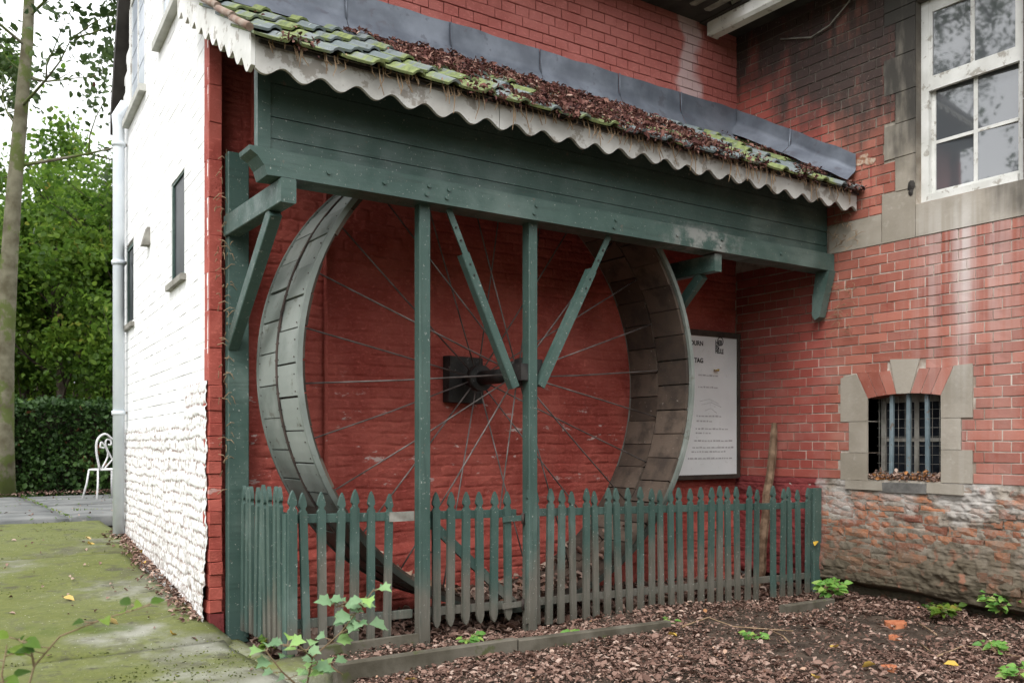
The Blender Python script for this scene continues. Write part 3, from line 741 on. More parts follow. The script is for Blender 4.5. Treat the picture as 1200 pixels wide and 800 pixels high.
# rough footing: weathered mortar face with the surviving bricks standing out of it
ny, nz = 420, 190
yy = np.linspace(YEND, 5.085, ny); zz = np.linspace(-0.12, 0.782, nz); YY, ZZ = np.meshgrid(yy, zz)
bot = -0.04 + 0.11 * fbm(YY * 1.1, YY * 0, 21, 3)
def foot_h(YY, ZZ, fine=True):
    A_ = 0.42 + 0.58 * sstep(3.55, 3.2, YY) + 0.3 * sstep(.35, .15, ZZ)
    h = 0.010 + (fbm(YY * 4, ZZ * 6, 31, 4) - 0.5) * 0.045 * A_ + (fbm(YY * 20, ZZ * 26, 41, 5) - 0.5) * 0.046 * A_ * fine
    w = ZZ + (fbm(YY * 3, ZZ * 3, 2, 3) - .5) * .03; st = np.floor(w / 0.066); fr = w / 0.066 - st
    h = h + (_h(st, np.floor(YY / .21 + (st % 2) * .5), 77) - 0.5) * 0.008 - 0.004 * (fr < .2)
    boul = np.exp(-(((YY - 3.05) / 0.42) ** 2 + ((ZZ - 0.20) / 0.17) ** 2)); h = h + 0.05 * boul * (0.6 + fbm(YY * 7, ZZ * 9, 61, 4))
    return h + 0.03 * sstep(0.5, 0.1, ZZ)
h = foot_h(YY, ZZ)
h -= 0.16 * sstep(bot + 0.02, bot - 0.05, ZZ)
h *= sstep(0.785, 0.74, ZZ) * 0.8 + 0.2
FV = np.stack([XW + 0.004 - h, YY, ZZ], -1).reshape(-1, 3)
foot = np_obj('footing', FV, grid_quads(ny, nz), M['rubble'], wing)
bricks = []
for i in range(11):
    z0 = 0.705 - (i + 1) * 0.066
    y = 2.2 + random.uniform(0, .2)
    while y < 5.05:
        L = random.choice((0.205, 0.205, 0.10)) * random.uniform(0.85, 1.05)
        bricks.append((y, min(y + L, 5.07), z0 + random.uniform(-.004, .004), z0 + 0.056)); y += L + 0.014
obv = []
for k in range(10):
    nu_, nv_ = 4, 3; vs = []
    for b in range(nv_):
        for a in range(nu_):
            ed = (a in (0, nu_ - 1)) or (b in (0, nv_ - 1))
            vs.append((0.006 * ed + random.uniform(-.004, .004), -0.5 + a / 3 + random.uniform(-.03, .03), -0.5 + b / 2 + random.uniform(-.07, .07)))
    n0 = len(vs)
    ring = [0, 1, 2, 3, 7, 11, 10, 9, 8, 4]
    vs += [(0.09, vs[i][1], vs[i][2]) for i in ring]
    fs = [(b * 4 + a, b * 4 + a + 1, b * 4 + a + 5, b * 4 + a + 4) for b in range(2) for a in range(3)] + [(ring[i], n0 + i, n0 + (i + 1) % 10, ring[(i + 1) % 10]) for i in range(10)]
    obv.append(mesh_of(MB().add(vs, fs), 'brick', M['obrick']))
for (a, b, c, d) in bricks:
    ym, zm = (a + b) / 2, (c + d) / 2
    keep = 0.95 if ym > 3.75 else 0.75 if ym > 3.45 else 0.42 if ym > 3.12 else 0.62
    if zm < 0.30: keep *= 0.45 if ym < 3.9 else 0.7
    if 2.95 < ym < 3.35 and zm < 0.36: keep = 0.08
    if ym > 4.3: keep = 0.9
    if vnoise(np.array(ym * 5.0), np.array(zm * 7.0), 5) > keep + 0.05 or zm < -0.04 + 0.11 * float(fbm(np.array(ym * 1.1), np.array(0.), 21, 3)) + 0.045 or ym < 2.35: continue
    hh = float(foot_h(np.array(ym), np.array(zm), False))
    inst('brick', random.choice(obv), foot, (XW + 0.004 - hh - random.uniform(0.007, 0.013), ym, zm), (random.uniform(-.015, .015), random.uniform(-.05, .05), random.uniform(-.03, .03)), (1, (b - a), (d - c)))

# ================================================================== MILL HOUSE (red back wall, white gable)
YB = 5.09
house = thing('mill_house', (1.457, YB, 0), 'old mill house with whitewashed gable and red painted wall behind the wheel', 'building')
def brick_field(U, W, s, ch=0.0689, L=0.226, jw=0.012):
    wob = (fbm(U * 3, W * 3, s, 3) - 0.5)
    w = W + wob * 0.03 + (fbm(U * 14, W * 14, s + 3, 2) - .5) * 0.008; j = np.floor(w / ch)
    st = np.where(j % 2 == 0, L, L / 2); off = np.where((j // 2) % 2 == 0, 0, L / 2) * (j % 2 == 0) + (j % 2) * L / 4
    u = U + (fbm(U * 9, W * 9, s + 7, 2) - .5) * 0.02 + off; i = np.floor(u / st)
    du = np.minimum(u - i * st, (i + 1) * st - u); dw = np.minimum(w - j * ch, (j + 1) * ch - w)
    e = sstep(0, jw, np.minimum(du * 1.1, dw))
    return e, _h(i, j, s), _h(i + 91, j, s + 5)
nu, nv = 470, 540
uu = np.linspace(1.47, XW + 0.01, nu); ww = np.linspace(-0.12, 3.60, nv); UU, WW = np.meshgrid(uu, ww)
e, r1, r2 = brick_field(UU, WW, 100, jw=0.011)
dep = 0.55 + 0.45 * fbm(UU * 1.2, WW * 1.2, 200, 3)
hh = e * 0.009 * dep + (r1 - 0.5) * 0.009 * e + (fbm(UU * 9, WW * 26, 300, 4) - 0.5) * 0.010 + (fbm(UU * 40, WW * 70, 302, 2) - 0.5) * 0.009 + (fbm(UU * 1.5, WW * 1.5, 301, 3) - .5) * 0.03
hh += 0.05 * sstep(0.42, 0.36, WW + (vnoise(UU * 4, UU * 0, 8) - .5) * .05)
backw = np_obj('back_wall', np.stack([UU, YB + 0.008 - hh, WW], -1).reshape(-1, 3), grid_quads(nu, nv), M['red'], house); tag(backw, kind='stuff')
# upper, regular painted brick above the flashing
up = MB(); up.box((1.47, YB + 0.004, 3.601), (XW + 0.02, YB + 0.2, 4.62))
upw = up.build('upper_wall', M['redjoint'], house)
ub = layout(1.47, XW + 0.005, 3.61, 4.60, 0.0715, [], joint=0.005, phase=0.06)
urest = MB(); cnt = 0
for (a, b, c, d) in ub:
    xm, zm = (a + b) / 2, (c + d) / 2; dd = CC * xm + SS * YB; v = HZ - F * (zm - EYE) / dd
    if v > -12 and zm > 3.72 and cnt < 295:
        inst('brick', brick_mesh(b - a, d - c, M['redup'], 0.03, 'X', random.randrange(3)), upw, (xm, YB - 0.012 + random.uniform(-.002, .002), zm), (random.uniform(-.012, .012), 0, random.uniform(-.006, .006))); cnt += 1
    else: urest.box((a, YB - 0.012, c), (b, YB + 0.02, d))
urest.build('brickwork', M['redup'], upw, kind='stuff')
# corner pier, painted red, between the gable edge and the recessed wall
pier = MB(); z = -0.02
pj = MB().box((1.43, 5.005, 0.0), (1.487, 5.10, 4.3)).build('corner_pier', M['redjoint'], house)
k = 0
z = 0.12
while z < 4.2:
    hgt = 0.205 if z > 1.3 else 0.0689
    j = 0.003 if z > 1.2 else 0.007
    inst('brick', brick_mesh(0.070, hgt - 0.003, M['red'], 0.09, 'X', k % 5), pj, (1.456 + random.uniform(-j, j) * .5, 4.992 + random.uniform(-j, j) * 1.3, z + hgt / 2), (random.uniform(-.04, .04) * (z < 1.3), 0, random.uniform(-.12, .12) * (z < 1.3)))
    z += hgt; k += 1
MB().box((1.43, 4.99, -0.1), (1.50, 5.09, 0.115), 0.008).build('footing_stone', M['rubble'], house)

# white gable: local t along the wall, n outwards (-X side)
WC = Vector((1.4245, 5.0, 0)); WD = Vector((0.0715, 0.9974, 0)).normalized(); WN = Vector((-WD.y, WD.x, 0))
def W(t, z, n=0.0): return WC + WD * t + WN * n + Vector((0, 0, z))
T1 = 3.46; off_t = 0.09
def step_line(t):
    """lower edge of the smooth upper brickwork"""
    return 1.385 if t < 0.62 else 1.162
wins = [(0.685, 1.125, 2.07, 2.74), (2.85, 3.25, 2.03, 2.70), (2.24, 3.10, 3.745, 4.75), (0.80, 1.55, 3.815, 4.75)]
gab = [(0, -0.1), (T1, -0.1), (T1, 3.95), (1.9, 6.6), (0, 4.45)]
gbk = MB()
ts = sorted({0, T1, *[w[0] for w in wins], *[w[1] for w in wins]}); zs = sorted({-0.1, 3.9, 4.45, 4.75, *[w[2] for w in wins], *[w[3] for w in wins]})
def gtop(t): return 4.45 + (t / 1.9) * 2.15 if t < 1.9 else 6.6 - (t - 1.9) / (T1 - 1.9) * 2.65
for a, b in zip(ts, ts[1:]):
    for c, d in zip(zs, zs[1:]):
        if any(w[0] <= a and b <= w[1] and w[2] <= c and d <= w[3] for w in wins): continue
        za, zb = min(d, gtop(a)), min(d, gtop(b))
        if za <= c and zb <= c: continue
        gbk.add([W(a, c, -0.006), W(b, c, -0.006), W(b, max(zb, c), -0.006), W(a, max(za, c), -0.006)], [(0, 1, 2, 3)])
gbk.add([W(0, 4.75, -0.006), W(T1, 4.75, -0.006), W(1.9, 6.6, -0.006)], [(0, 1, 2)])
gbk.add([W(T1, -0.1, -0.006), W(T1, -0.1, -0.5), W(T1, 3.95, -0.5), W(T1, 3.95, -0.006)], [(0, 1, 2, 3)])
gable = gbk.build('gable_wall', mat_flat('grey_joint', (0.10, 0.095, 0.09), (0.2, 0.19, 0.18)), house)
# smooth upper bricks
gb = MB()
def gbox(t0, t1, z0, z1, n0):
    n1 = n0 - 0.03
    vs = [W(t, z, n) for t in (t0, t1) for z in (z0, z1) for n in (n0 + random.uniform(-.0008, .0008), n1)]
    gb.add(vs, [(0, 1, 3, 2), (4, 6, 7, 5), (0, 4, 5, 1), (2, 3, 7, 6), (0, 2, 6, 4), (1, 5, 7, 3)])
for (a, b, c, d) in layout(0.012, T1, 1.16, 5.6, 0.0745, [(w[0], w[1], w[2], w[3]) for w in wins], joint=0.0022):
    tm = (a + b) / 2
    if c < step_line(tm) - 0.01 or d > gtop(tm): continue
    bj = random.choice((0.0, 0.001, 0.0025, 0.004))
    gbox(a - 0.0007, b + 0.0007, c - 0.0008 + bj, d, 0.004 + random.uniform(-.0008, .0008))
gb.build('painted_brickwork', M['white'], gable, kind='stuff')
# rough lower whitewashed bricks
nu, nv = 460, 230
tt = np.linspace(0.005, T1, nu); zz = np.linspace(-0.1, 1.40, nv); TT, ZZ = np.meshgrid(tt, zz)
e, r1, r2 = brick_field(TT + (fbm(TT * 6, ZZ * 6, 530, 3) - .5) * .08, ZZ + (fbm(TT * 5, ZZ * 7, 531, 3) - .5) * .05, 500, 0.066, 0.215, 0.014)
hh = e * 0.004 + (r1 - .5) * 0.008 * e + (fbm(TT * 34, ZZ * 42, 510, 4) - .5) * 0.015 + (fbm(TT * 4, ZZ * 4, 511, 3) - .5) * 0.012 + 0.014 + 0.02 * sstep(0.6, 0.0, ZZ)
topl = np.array([step_line(t) for t in tt])[None, :]
over = ZZ > topl + 0.004
hh = np.where(over, -0.02, hh)
ZZ2 = np.minimum(ZZ, topl + 0.006)
# the corner is worn and jagged
TT2 = TT - 0.0 + np.where(TT < 0.02, (fbm(ZZ * 12, ZZ * 0, 520, 3) - .5) * 0.05, 0)
P0 = np.array(WC)[None, None] + TT2[..., None] * np.array(WD) + hh[..., None] * np.array(WN); P0[..., 2] = ZZ2
rw = np_obj('rough_brickwork', P0.reshape(-1, 3), grid_quads(nu, nv), M['white'], gable, {'joint': np.clip(1 - e * 0.85, 0, 1)}); tag(rw, kind='stuff')
# gable windows
def gwin(w, kind):
    t0, t1, z0, z1 = w
    fr = MB(); fw = 0.03 if kind != 'big' else 0.06
    def gb_(m, a, b, c, d, n0, n1): m.add([W(t, z, n) for t in (a, b) for z in (c, d) for n in (n0, n1)], [(0, 1, 3, 2), (4, 6, 7, 5), (0, 4, 5, 1), (2, 3, 7, 6), (0, 2, 6, 4), (1, 5, 7, 3)])
    n0, n1 = (0.0, -0.06)
    gb_(fr, t0, t0 + fw, z0, z1, n0, n1); gb_(fr, t1 - fw, t1, z0, z1, n0, n1); gb_(fr, t0 + fw, t1 - fw, z1 - fw, z1, n0 - .002, n1); gb_(fr, t0 + fw, t1 - fw, z0, z0 + fw, n0 - .002, n1)
    if kind == 'big':
        tm = (t0 + t1) / 2; gb_(fr, tm - .02, tm + .02, z0 + fw, z1 - fw, n0 - .004, n1 + .004)
    o = fr.build('gable_window', M['green'] if kind != 'big' else M['white_paint'], house)
    if kind != 'big':
        gb_(q := MB(), t0 + fw, t1 - fw, z0 + fw, z1 - fw, -0.012, -0.016); q.build('pane', M['glassd'], o)
    else:
        for a, b in ((t0 + fw, tm - .02), (tm + .02, t1 - fw)):
            nz_ = 4
            for i in range(nz_):
                c = z0 + fw + (z1 - z0 - 2 * fw) * i / nz_; d = z0 + fw + (z1 - z0 - 2 * fw) * (i + 1) / nz_
                gb_(q := MB(), a, b, c + .006, d - .006, -0.010, -0.014); q.build('pane', M['glassb'], o)
    rv = MB()
    for (a, b) in ((t0, t0), (t1, t1)): rv.add([W(a, z0, 0.004), W(a, z1, 0.004), W(a, z1, -0.12), W(a, z0, -0.12)], [(0, 1, 2, 3)])
    for c in (z0, z1): rv.add([W(t0, c, 0.004), W(t1, c, 0.004), W(t1, c, -0.12), W(t0, c, -0.12)], [(0, 1, 2, 3)])
    rv.build('reveal', M['white'], o)
    gb_(s := MB(), t0 - 0.05, t1 + 0.05, z0 - (0.05 if kind == 'big' else 0.035), z0 + 0.003, 0.055 if kind == 'big' else 0.035, -0.05)
    s.build('window_sill', M['oldframe'] if kind != 'big' else mat_flat('grey_sill', (0.36, 0.36, 0.33), (0.5, 0.5, 0.47), 8), o)
gwin(wins[0], 's'); gwin(wins[1], 's'); gwin(wins[2], 'big'); gwin(wins[3], 'big')
vb = MB(); vb.add([W(t, z, n) for t in (2.0, 2.10) for z in (2.50, 2.63) for n in (0.06 if z < 2.55 else 0.03, 0.0)][:0] or [W(1.99, 2.50, .0), W(2.09, 2.50, .0), W(2.09, 2.50, .06), W(1.99, 2.50, .06), W(1.99, 2.63, 0), W(2.09, 2.63, 0), W(2.09, 2.63, .025), W(1.99, 2.63, .025)],
       [(0, 3, 2, 1), (4, 5, 6, 7), (0, 1, 5, 4), (1, 2, 6, 5), (2, 3, 7, 6), (3, 0, 4, 7)]); vb.build('vent_hood', M['oldframe'], house)
# downpipe with brackets and swan neck
px = 3.20
dp = MB().tube([W(px, 0.26, .075), W(px, 3.70, .075), W(px, 3.80, .085), W(px, 3.92, 0.02)], 0.046, 14).build('downpipe', M['pipe'], house)
for z in (1.28, 2.55, 3.55):
    MB().tube([W(px, z, .075), W(px, z + .035, .075)], 0.056, 14).build('collar', M['pipe'], dp)
    MB().box(tuple(W(px, z + .01, .05) - Vector((.04, .012, 0))), tuple(W(px, z + .03, .05) + Vector((.04, .012, 0)))).build('bracket', M['oldframe'], dp)
MB().tube([W(3.38, 0.3, .022), W(3.385, 3.9, .022)], 0.012, 8).build('cable', M['pipe'], house)
# black verge and the house roof
MB().add([W(3.62, 3.80, .10), W(3.62, 3.80, -.3), W(3.50, 4.05, .10), W(3.50, 4.05, -.3), W(1.9, 6.72, .10), W(1.9, 6.72, -.3), W(1.9, 6.56, .10), W(3.56, 3.85, .10)][:0] or
         [W(3.66, 3.78, .09), W(1.9, 6.62, .09), W(1.9, 6.80, .09), W(3.66, 3.98, .09), W(3.66, 3.78, -4.5), W(1.9, 6.62, -4.5), W(1.9, 6.80, -4.5), W(3.66, 3.98, -4.5)],
         [(0, 1, 2, 3), (4, 7, 6, 5), (0, 4, 5, 1), (3, 2, 6, 7), (0, 3, 7, 4), (1, 5, 6, 2)]).build('rear_roof_slope', M['soffit'], house)
MB().prism([(4.72, 4.40), (6.9, 6.65), (6.9, 6.80), (4.72, 4.56)], 1.36, 9.0, 0).build('front_roof_slope', M['soffit'], house)
MB().box((1.40, 4.74, 4.375), (5.28, 5.08, 4.41)).build('soffit', M['soffit'], house)
for k in range(22):                                            # tile ends hanging over the main eaves
    xk = 2.0 + k * 0.155
    MB().prism([(xk, 4.42), (xk + .02, 4.385), (xk + .06, 4.365), (xk + .11, 4.375), (xk + .145, 4.41), (xk + .145, 4.44), (xk, 4.44)], 4.62, 4.9, 1).build('eaves_tile', M['oldframe'], house)
MB().tube([(2.13, YB - .012, -0.05), (2.13, YB - .015, 2.9)], 0.014, 8).build('conduit', M['red'], house)
MB().tube([(1.70, YB - .012, 2.62), (1.70, YB - .015, 3.3)], 0.02, 8).build('conduit', M['red'], house)

# ================================================================== WHEEL SHELTER
shel = thing('wheel_shelter', (3.0, 4.2, 0), 'green timber lean-to over the wheel with mossy tiled roof and scalloped white valance', 'shelter')
G = M['green']
# boarding
zb = [2.427, 2.497, 2.60, 2.76, 2.95]
MB().box((1.42, 4.195, 2.427), (1.483, 4.225, 2.95)).build('corner_board', G, shel)
for a, b in zip(zb, zb[1:]):
    MB().box((1.486, 4.2 + random.uniform(0, .003), a + 0.002), (5.70, 4.225, b - 0.002)).build('plank', G, shel)
MB().box((1.425, 4.228, 2.44), (5.70, 4.26, 2.94)).build('backing', G, shel)
# lower rail with shaped end
rail = MB().prism([(1.36, 2.425), (1.365, 2.405), (1.40, 2.385), (1.43, 2.345), (1.445, 2.30), (1.53, 2.302), (5.695, 2.302), (5.695, 2.425)], 4.135, 4.29, 1).build('bottom_rail', G, shel)
for x_ in (1.75, 2.05, 2.30, 2.42, 2.99, 3.58, 4.10, 4.50, 5.1):
    for dz in ((0.0,) if x_ in (1.75, 2.05, 4.1, 5.1) else (-0.022, 0.024)):
        MB().tube([(x_ + dz * .3, 4.137, 2.36 + dz), (x_ + dz * .3, 4.126, 2.36 + dz)], [0.013, 0.010], 7).build('bolt', G, rail)
# posts
def post(name, x0, x1, y0, y1, z0, z1): return MB().bar(((x0 + x1) / 2, (y0 + y1) / 2, z0), ((x0 + x1) / 2, (y0 + y1) / 2, z1), y1 - y0, x1 - x0, (1, 0, 0), 0.004).build(name, M['greenw'] if 'weather' in name else G, shel)
MB().bar((1.572, 4.985, -.05), (1.572, 4.985, 2.64), 0.06, 0.115, (1, 0, 0), 0.004).build('wall_post', G, shel)
p1 = MB().bar((2.318, 4.225, -.05), (2.318, 4.225, 2.31), 0.06, 0.066, (1, 0, 0), 0.004).build('post', M['greenw'], shel)
p2 = MB().bar((3.018, 4.225, -.05), (3.018, 4.225, 2.31), 0.07, 0.060, (1, 0, 0), 0.004).build('post', M['greenw'], shel)
# brackets: arm + brace
for i, (xc, w) in enumerate(((1.54, 0.075), (4.50, 0.065))):
    MB().bar((xc, 4.11 + .05 * i, 2.235), (xc, 5.0, 2.235), w, 0.115, (0, 0, 1), 0.004).build('bracket_arm', G, shel)
    if i < 2: MB().bar((xc, 4.30, 2.175), (xc, 4.97, 1.58), w * 0.8, 0.07, (0, .6, .8), 0.004).build('brace', G, shel)
MB().prism([(4.12, 2.30), (4.24, 2.30), (4.27, 2.12), (4.275, 1.99), (4.25, 1.95), (4.21, 1.97), (4.17, 2.12)], 5.62, 5.69, 0).build('curved_bracket', G, shel)
# bearing struts: flat iron on top, angle timber below
for (xa, za, xb_, zb_) in ((2.46, 2.30, 2.90, 1.36), (3.585, 2.30, 3.075, 1.37)):
    A, B = Vector((xa, 4.195, za)), Vector((xb_, 4.195, zb_)); C = A.lerp(B, 0.24)
    MB().bar(A, C, 0.036, 0.008, (0, 1, 0)).build('strut_strap', G, shel)
    m = MB().bar(C, B, 0.045, 0.012, (0, 1, 0)); sd_ = (B - A).normalized().cross(Vector((0, 1, 0))) * 0.022
    m.bar(C - sd_ + Vector((0, .022, 0)), B - sd_ + Vector((0, .022, 0)), 0.008, 0.05, (0, 1, 0)); m.build('strut', G, shel)
    for f in (0.10, 0.17, 0.30, 0.36): 
        c = A.lerp(B, f); MB().tube([c + Vector((0, -.004, 0)) * (1 if f < .24 else 2), c + Vector((0, -.011, 0))], 0.006, 6).build('bolt', M['black'], shel)
# rafters and roof deck, coloured near black to deepen the shade underneath
SL = (3.53 - 2.84) / (5.09 - 3.92); RA = math.atan(SL)
def roofz(y): return 2.84 + (y - 3.92) * SL
for k in range(8):
    x_ = 1.45 + k * 0.6
    MB().bar((x_, 3.97, roofz(3.97) - 0.075), (x_, 5.08, roofz(5.08) - 0.075), 0.05, 0.07).build('rafter', M['soffit'], shel)
MB().prism([(3.93, roofz(3.93) - 0.034), (5.085, roofz(5.085) - 0.034), (5.085, roofz(5.085) - 0.016), (3.93, roofz(3.93) - 0.016)], 1.34, 5.695, 0).build('roof_deck', M['soffit'], shel)
# pantiles
TW, TL, EXPO = 0.2075, 0.37, 0.283
def tile_mesh():
    prof = [(0.0, 0.006), (0.02, 0.002), (0.080, 0.0), (0.148, 0.001), (0.158, 0.006), (0.168, 0.018), (0.184, 0.025), (0.203, 0.021), (0.218, 0.008)]
    n = len(prof); vs = []
    for (y, dz) in ((0, 0.012), (TL * .5, 0.006), (TL, 0.0)):
        vs += [(px_ + random.uniform(-.002, .002), y + random.uniform(-.002, .002), z_ + dz + random.uniform(-.0006, .0006)) for px_, z_ in prof]
    m = len(vs); vs += [(v[0], v[1], v[2] - 0.012) for v in vs]
    fs = []; 
    for r in range(2):
        for i in range(n - 1):
            a = r * n + i; fs += [(a, a + 1, a + n + 1, a + n), (m + a, m + a + n, m + a + n + 1, m + a + 1)]
    fs += [(i, m + i, m + i + 1, i + 1) for i in range(n - 1)] + [(2 * n + i, 2 * n + i + 1, m + 2 * n + i + 1, m + 2 * n + i) for i in range(n - 1)]
    fs += [(0, n, m + n, m), (n, 2 * n, m + 2 * n, m + n), (n - 1, m + n - 1, m + 2 * n - 1, 2 * n - 1), (2 * n - 1, m + 2 * n - 1, m + 3 * n - 1, 3 * n - 1)]
    b = MB(); b.add(vs, fs, False); me = mesh_of(b, 'roof_tile', M['tile'])
    return me
tms = [tile_mesh() for _ in range(6)]
for r in range(5):
    for k in range(21):
        s = r * EXPO + random.uniform(-.008, .008)
        y = 3.885 + s * math.cos(RA); z = roofz(3.885) + s * math.sin(RA) + 0.004
        inst('roof_tile', random.choice(tms), shel, (1.295 + k * 0.2095 + random.uniform(-.004, .004), y, z), (RA - 0.045 + random.uniform(-.012, .012), random.uniform(-.015, .015), random.uniform(-.012, .012)))
# verge rubble / old roll at the left edge
vt = MB(); 
for k in range(5):
    s = k * 0.27; y = 3.90 + s * math.cos(RA); z = roofz(3.90) + s * math.sin(RA) + 0.02
    MB().tube([(1.285, y, z + .012), (1.285, y + .30 * math.cos(RA), z + .30 * math.sin(RA))], [0.019, 0.016], 8).build('verge_tile', mat_flat('verge_tile_clay' , (0.20, 0.13, 0.10), (0.30, 0.25, 0.21), 14, 0.9, 0.2, 0, .5) if k == 0 else bpy.data.materials['verge_tile_clay'], shel)
# scalloped valance boards
WL = 0.182
def scallop(s0, s1, top, base, amp, step=0.0114):
    n = int((s1 - s0) / step); pts = []
    for i in range(n + 1):
        s = s0 + (s1 - s0) * i / n
        w = abs(math.sin(math.pi * s / WL)); pts.append((s, base - amp * (1 - (1 - w) ** 1.0) + (0.008 * math.sin(2.1 * s))))
    return pts
for a, b in ((1.325, 2.62), (2.624, 4.16), (4.164, 5.69)):
    pts = [(s, 2.738 - 0.046 * (0.5 - 0.5 * math.cos(2 * math.pi * s / WL)) ** 0.95 + 0.007 * math.sin(1.7 * s + 1) + 0.004 * math.sin(7.3 * s)) for s in np.linspace(a, b, int((b - a) / 0.0125))]
    m = MB(); n = len(pts); y0, y1 = 3.945, 3.963
    vs = []
    for (s, z) in pts: vs += [(s, y0, z), (s, y0, 2.845), (s, y1, z), (s, y1, 2.845)]
    fs = []
    for i in range(n - 1):
        k = 4 * i; fs += [(k, k + 4, k + 5, k + 1), (k + 2, k + 3, k + 7, k + 6), (k, k + 2, k + 6, k + 4), (k + 1, k + 5, k + 7, k + 3)]
    fs += [(0, 1, 3, 2), (4 * n - 4, 4 * n - 2, 4 * n - 1, 4 * n - 3)]
    m.add(vs, fs).build('valance', M['valance'], shel)
# bargeboard on the left gable end of the roof
m = MB(); vs = []; n = 110
for i in range(n):
    s = 1.45 * i / (n - 1); y = 3.945 + s * math.cos(RA); zt = 2.845 + s * math.sin(RA)
    lo = 0.128 + 0.030 * (0.5 - 0.5 * math.cos(2 * math.pi * s / 0.15)) ** 0.7 * 1.6
    for xx in (1.305, 1.324): vs += [(xx, y, zt + 0.012), (xx, y, zt - lo)]
fs = []
for i in range(n - 1):
    k = 4 * i; fs += [(k, k + 1, k + 5, k + 4), (k + 2, k + 6, k + 7, k + 3), (k, k + 4, k + 6, k + 2), (k + 1, k + 3, k + 7, k + 5)]
fs += [(0, 2, 3, 1), (4 * n - 4, 4 * n - 3, 4 * n - 1, 4 * n - 2)]
m.add(vs, fs).build('bargeboard', M['white_paint'], shel)
# lead flashing sheets
def sheet(pts_fn, s0, s1, name='flashing_sheet'):
    nu, nv = max(6, int((s1 - s0) / 0.03)), 12
    U, V_ = np.meshgrid(np.linspace(s0, s1, nu), np.linspace(0, 1, nv))
    P = pts_fn(U, V_); return np_obj(name, P.reshape(-1, 3), grid_quads(nu, nv), M['lead'], shel, smooth=True)
def flash_back(U, V_):
    b = (fbm(U * 4, V_ * 3, 71, 4) - .5) * 0.03
    Z = 3.50 + V_ * (0.268 + (vnoise(U * 6, U * 0, 3) - .5) * .012)
    Y = 5.06 - 0.07 * np.clip(1 - V_ * 2.2, 0, 1) + b * (1 - V_ * .6) 
    return np.stack([U, Y, Z - 0.02 * np.clip(1 - V_ * 2.2, 0, 1)], -1)
for a, b in zip((1.40, 2.25, 2.98, 3.70, 4.42, 5.05), (2.25, 2.98, 3.70, 4.42, 5.05, 5.68)):
    o = sheet(flash_back, a + 0.002, b - 0.002)
    if b < 5.6: MB().tube([(b, 5.045, 3.56), (b, 5.05, 3.765)], 0.006, 6).build('seam', M['lead'], shel)
def flash_side(U, V_):
    b = (fbm(U * 5, V_ * 3, 81, 4) - .5) * 0.012
    X = 5.69 - 0.10 * np.clip(1 - V_ * 2.4, 0, 1) + b * .6
    return np.stack([X, U, roofz(U) + 0.055 + V_ * 0.20 + (vnoise(U * 9, U * 0, 3) - .5) * .012], -1)
for a, b in ((3.95, 4.52), (4.52, 5.08)): sheet(flash_side, a + 0.002, b - 0.002)
MB().tube([(5.665, 4.52, roofz(4.52) + .06), (5.685, 4.52, roofz(4.52) + .255)], 0.008, 6).build('seam', M['lead'], shel)

# ================================================================== WATER WHEEL
XC, ZC, R = 3.072, 1.455, 1.398; Y1, Y2 = 4.345, 4.95
wheel = thing('water_wheel', (XC, (Y1 + Y2) / 2, 0.06), 'large grey water wheel with plank rim and thin iron spokes', 'water wheel')
NS = 50
def arc_panel(r0, r1, ya, yb, ang, n=3, j=0.0):
    m = MB(); vs = []
    for i in range(n + 1):
        a = -ang / 2 + ang * i / n
        for r_ in (r0, r1):
            for y in (ya, yb): vs.append((r_ * math.sin(a), y, r_ * math.cos(a)))
    fs = []
    for i in range(n):
        k = 4 * i; fs += [(k, k + 1, k + 5, k + 4), (k + 2, k + 6, k + 7, k + 3), (k, k + 4, k + 6, k + 2), (k + 1, k + 3, k + 7, k + 5)]
    fs += [(0, 2, 3, 1), (4 * n, 4 * n + 1, 4 * n + 3, 4 * n + 2)]
    return m.add(vs, fs)
ym = (Y1 + Y2) / 2; da = 2 * math.pi / NS
mid = wheel.location
def ring(name, r0, r1, ya, yb, mat, phase, gap):
    me = [mesh_of(arc_panel(r0, r1, ya - ym, yb - ym, da - gap * g), name, mat) for g in (0.6, 1.0, 1.7)]
    out = []
    for k in range(NS):
        a = k * da + phase
        dr = random.uniform(-.004, .004)
        out.append(inst(name, random.choice(me), wheel, (XC + dr * math.sin(a), ym, ZC + dr * math.cos(a)), (random.uniform(-.003, .003), a, random.uniform(-.003, .003))))
    return out
for (ya, yb, ph) in ((Y1 + 0.026, ym - 0.004, 0.0), (ym + 0.004, Y2 - 0.02, da * 0.42)):
    pl = ring('rim_plate', R - 0.020, R - 0.004, ya, yb, M['plate'], ph, 0.006)
    ring('rim_board', R - 0.048, R - 0.024, ya, yb, M['board'], ph + 0.01, 0.005)
rm_ = MB()
for (ya, yb, r0, r1) in ((Y1, Y1 + 0.022, R - 0.026, R + 0.002), (Y2 - 0.016, Y2, R - 0.040, R + 0.006)):
    o = MB(); n = 120; vs = []; fs = []
    for i in range(n):
        a = 2 * math.pi * i / n
        for r_ in (r0, r1):
            for y in (ya, yb): vs.append((XC + r_ * math.sin(a), y, ZC + r_ * math.cos(a)))
    for i in range(n):
        k, q = 4 * i, 4 * ((i + 1) % n)
        fs += [(k, k + 1, q + 1, q), (k + 2, q + 2, q + 3, k + 3), (k, q, q + 2, k + 2), (k + 1, k + 3, q + 3, q + 1)]
    o.add(vs, fs).build('rim_hoop', M['plate'], wheel)
o = MB(); vs = []; fs = []
for i in range(120):
    a = 2 * math.pi * i / 120
    for r_ in (R - 0.003, R + 0.003):
        for y in (ym - 0.012, ym + 0.012): vs.append((XC + r_ * math.sin(a), y, ZC + r_ * math.cos(a)))
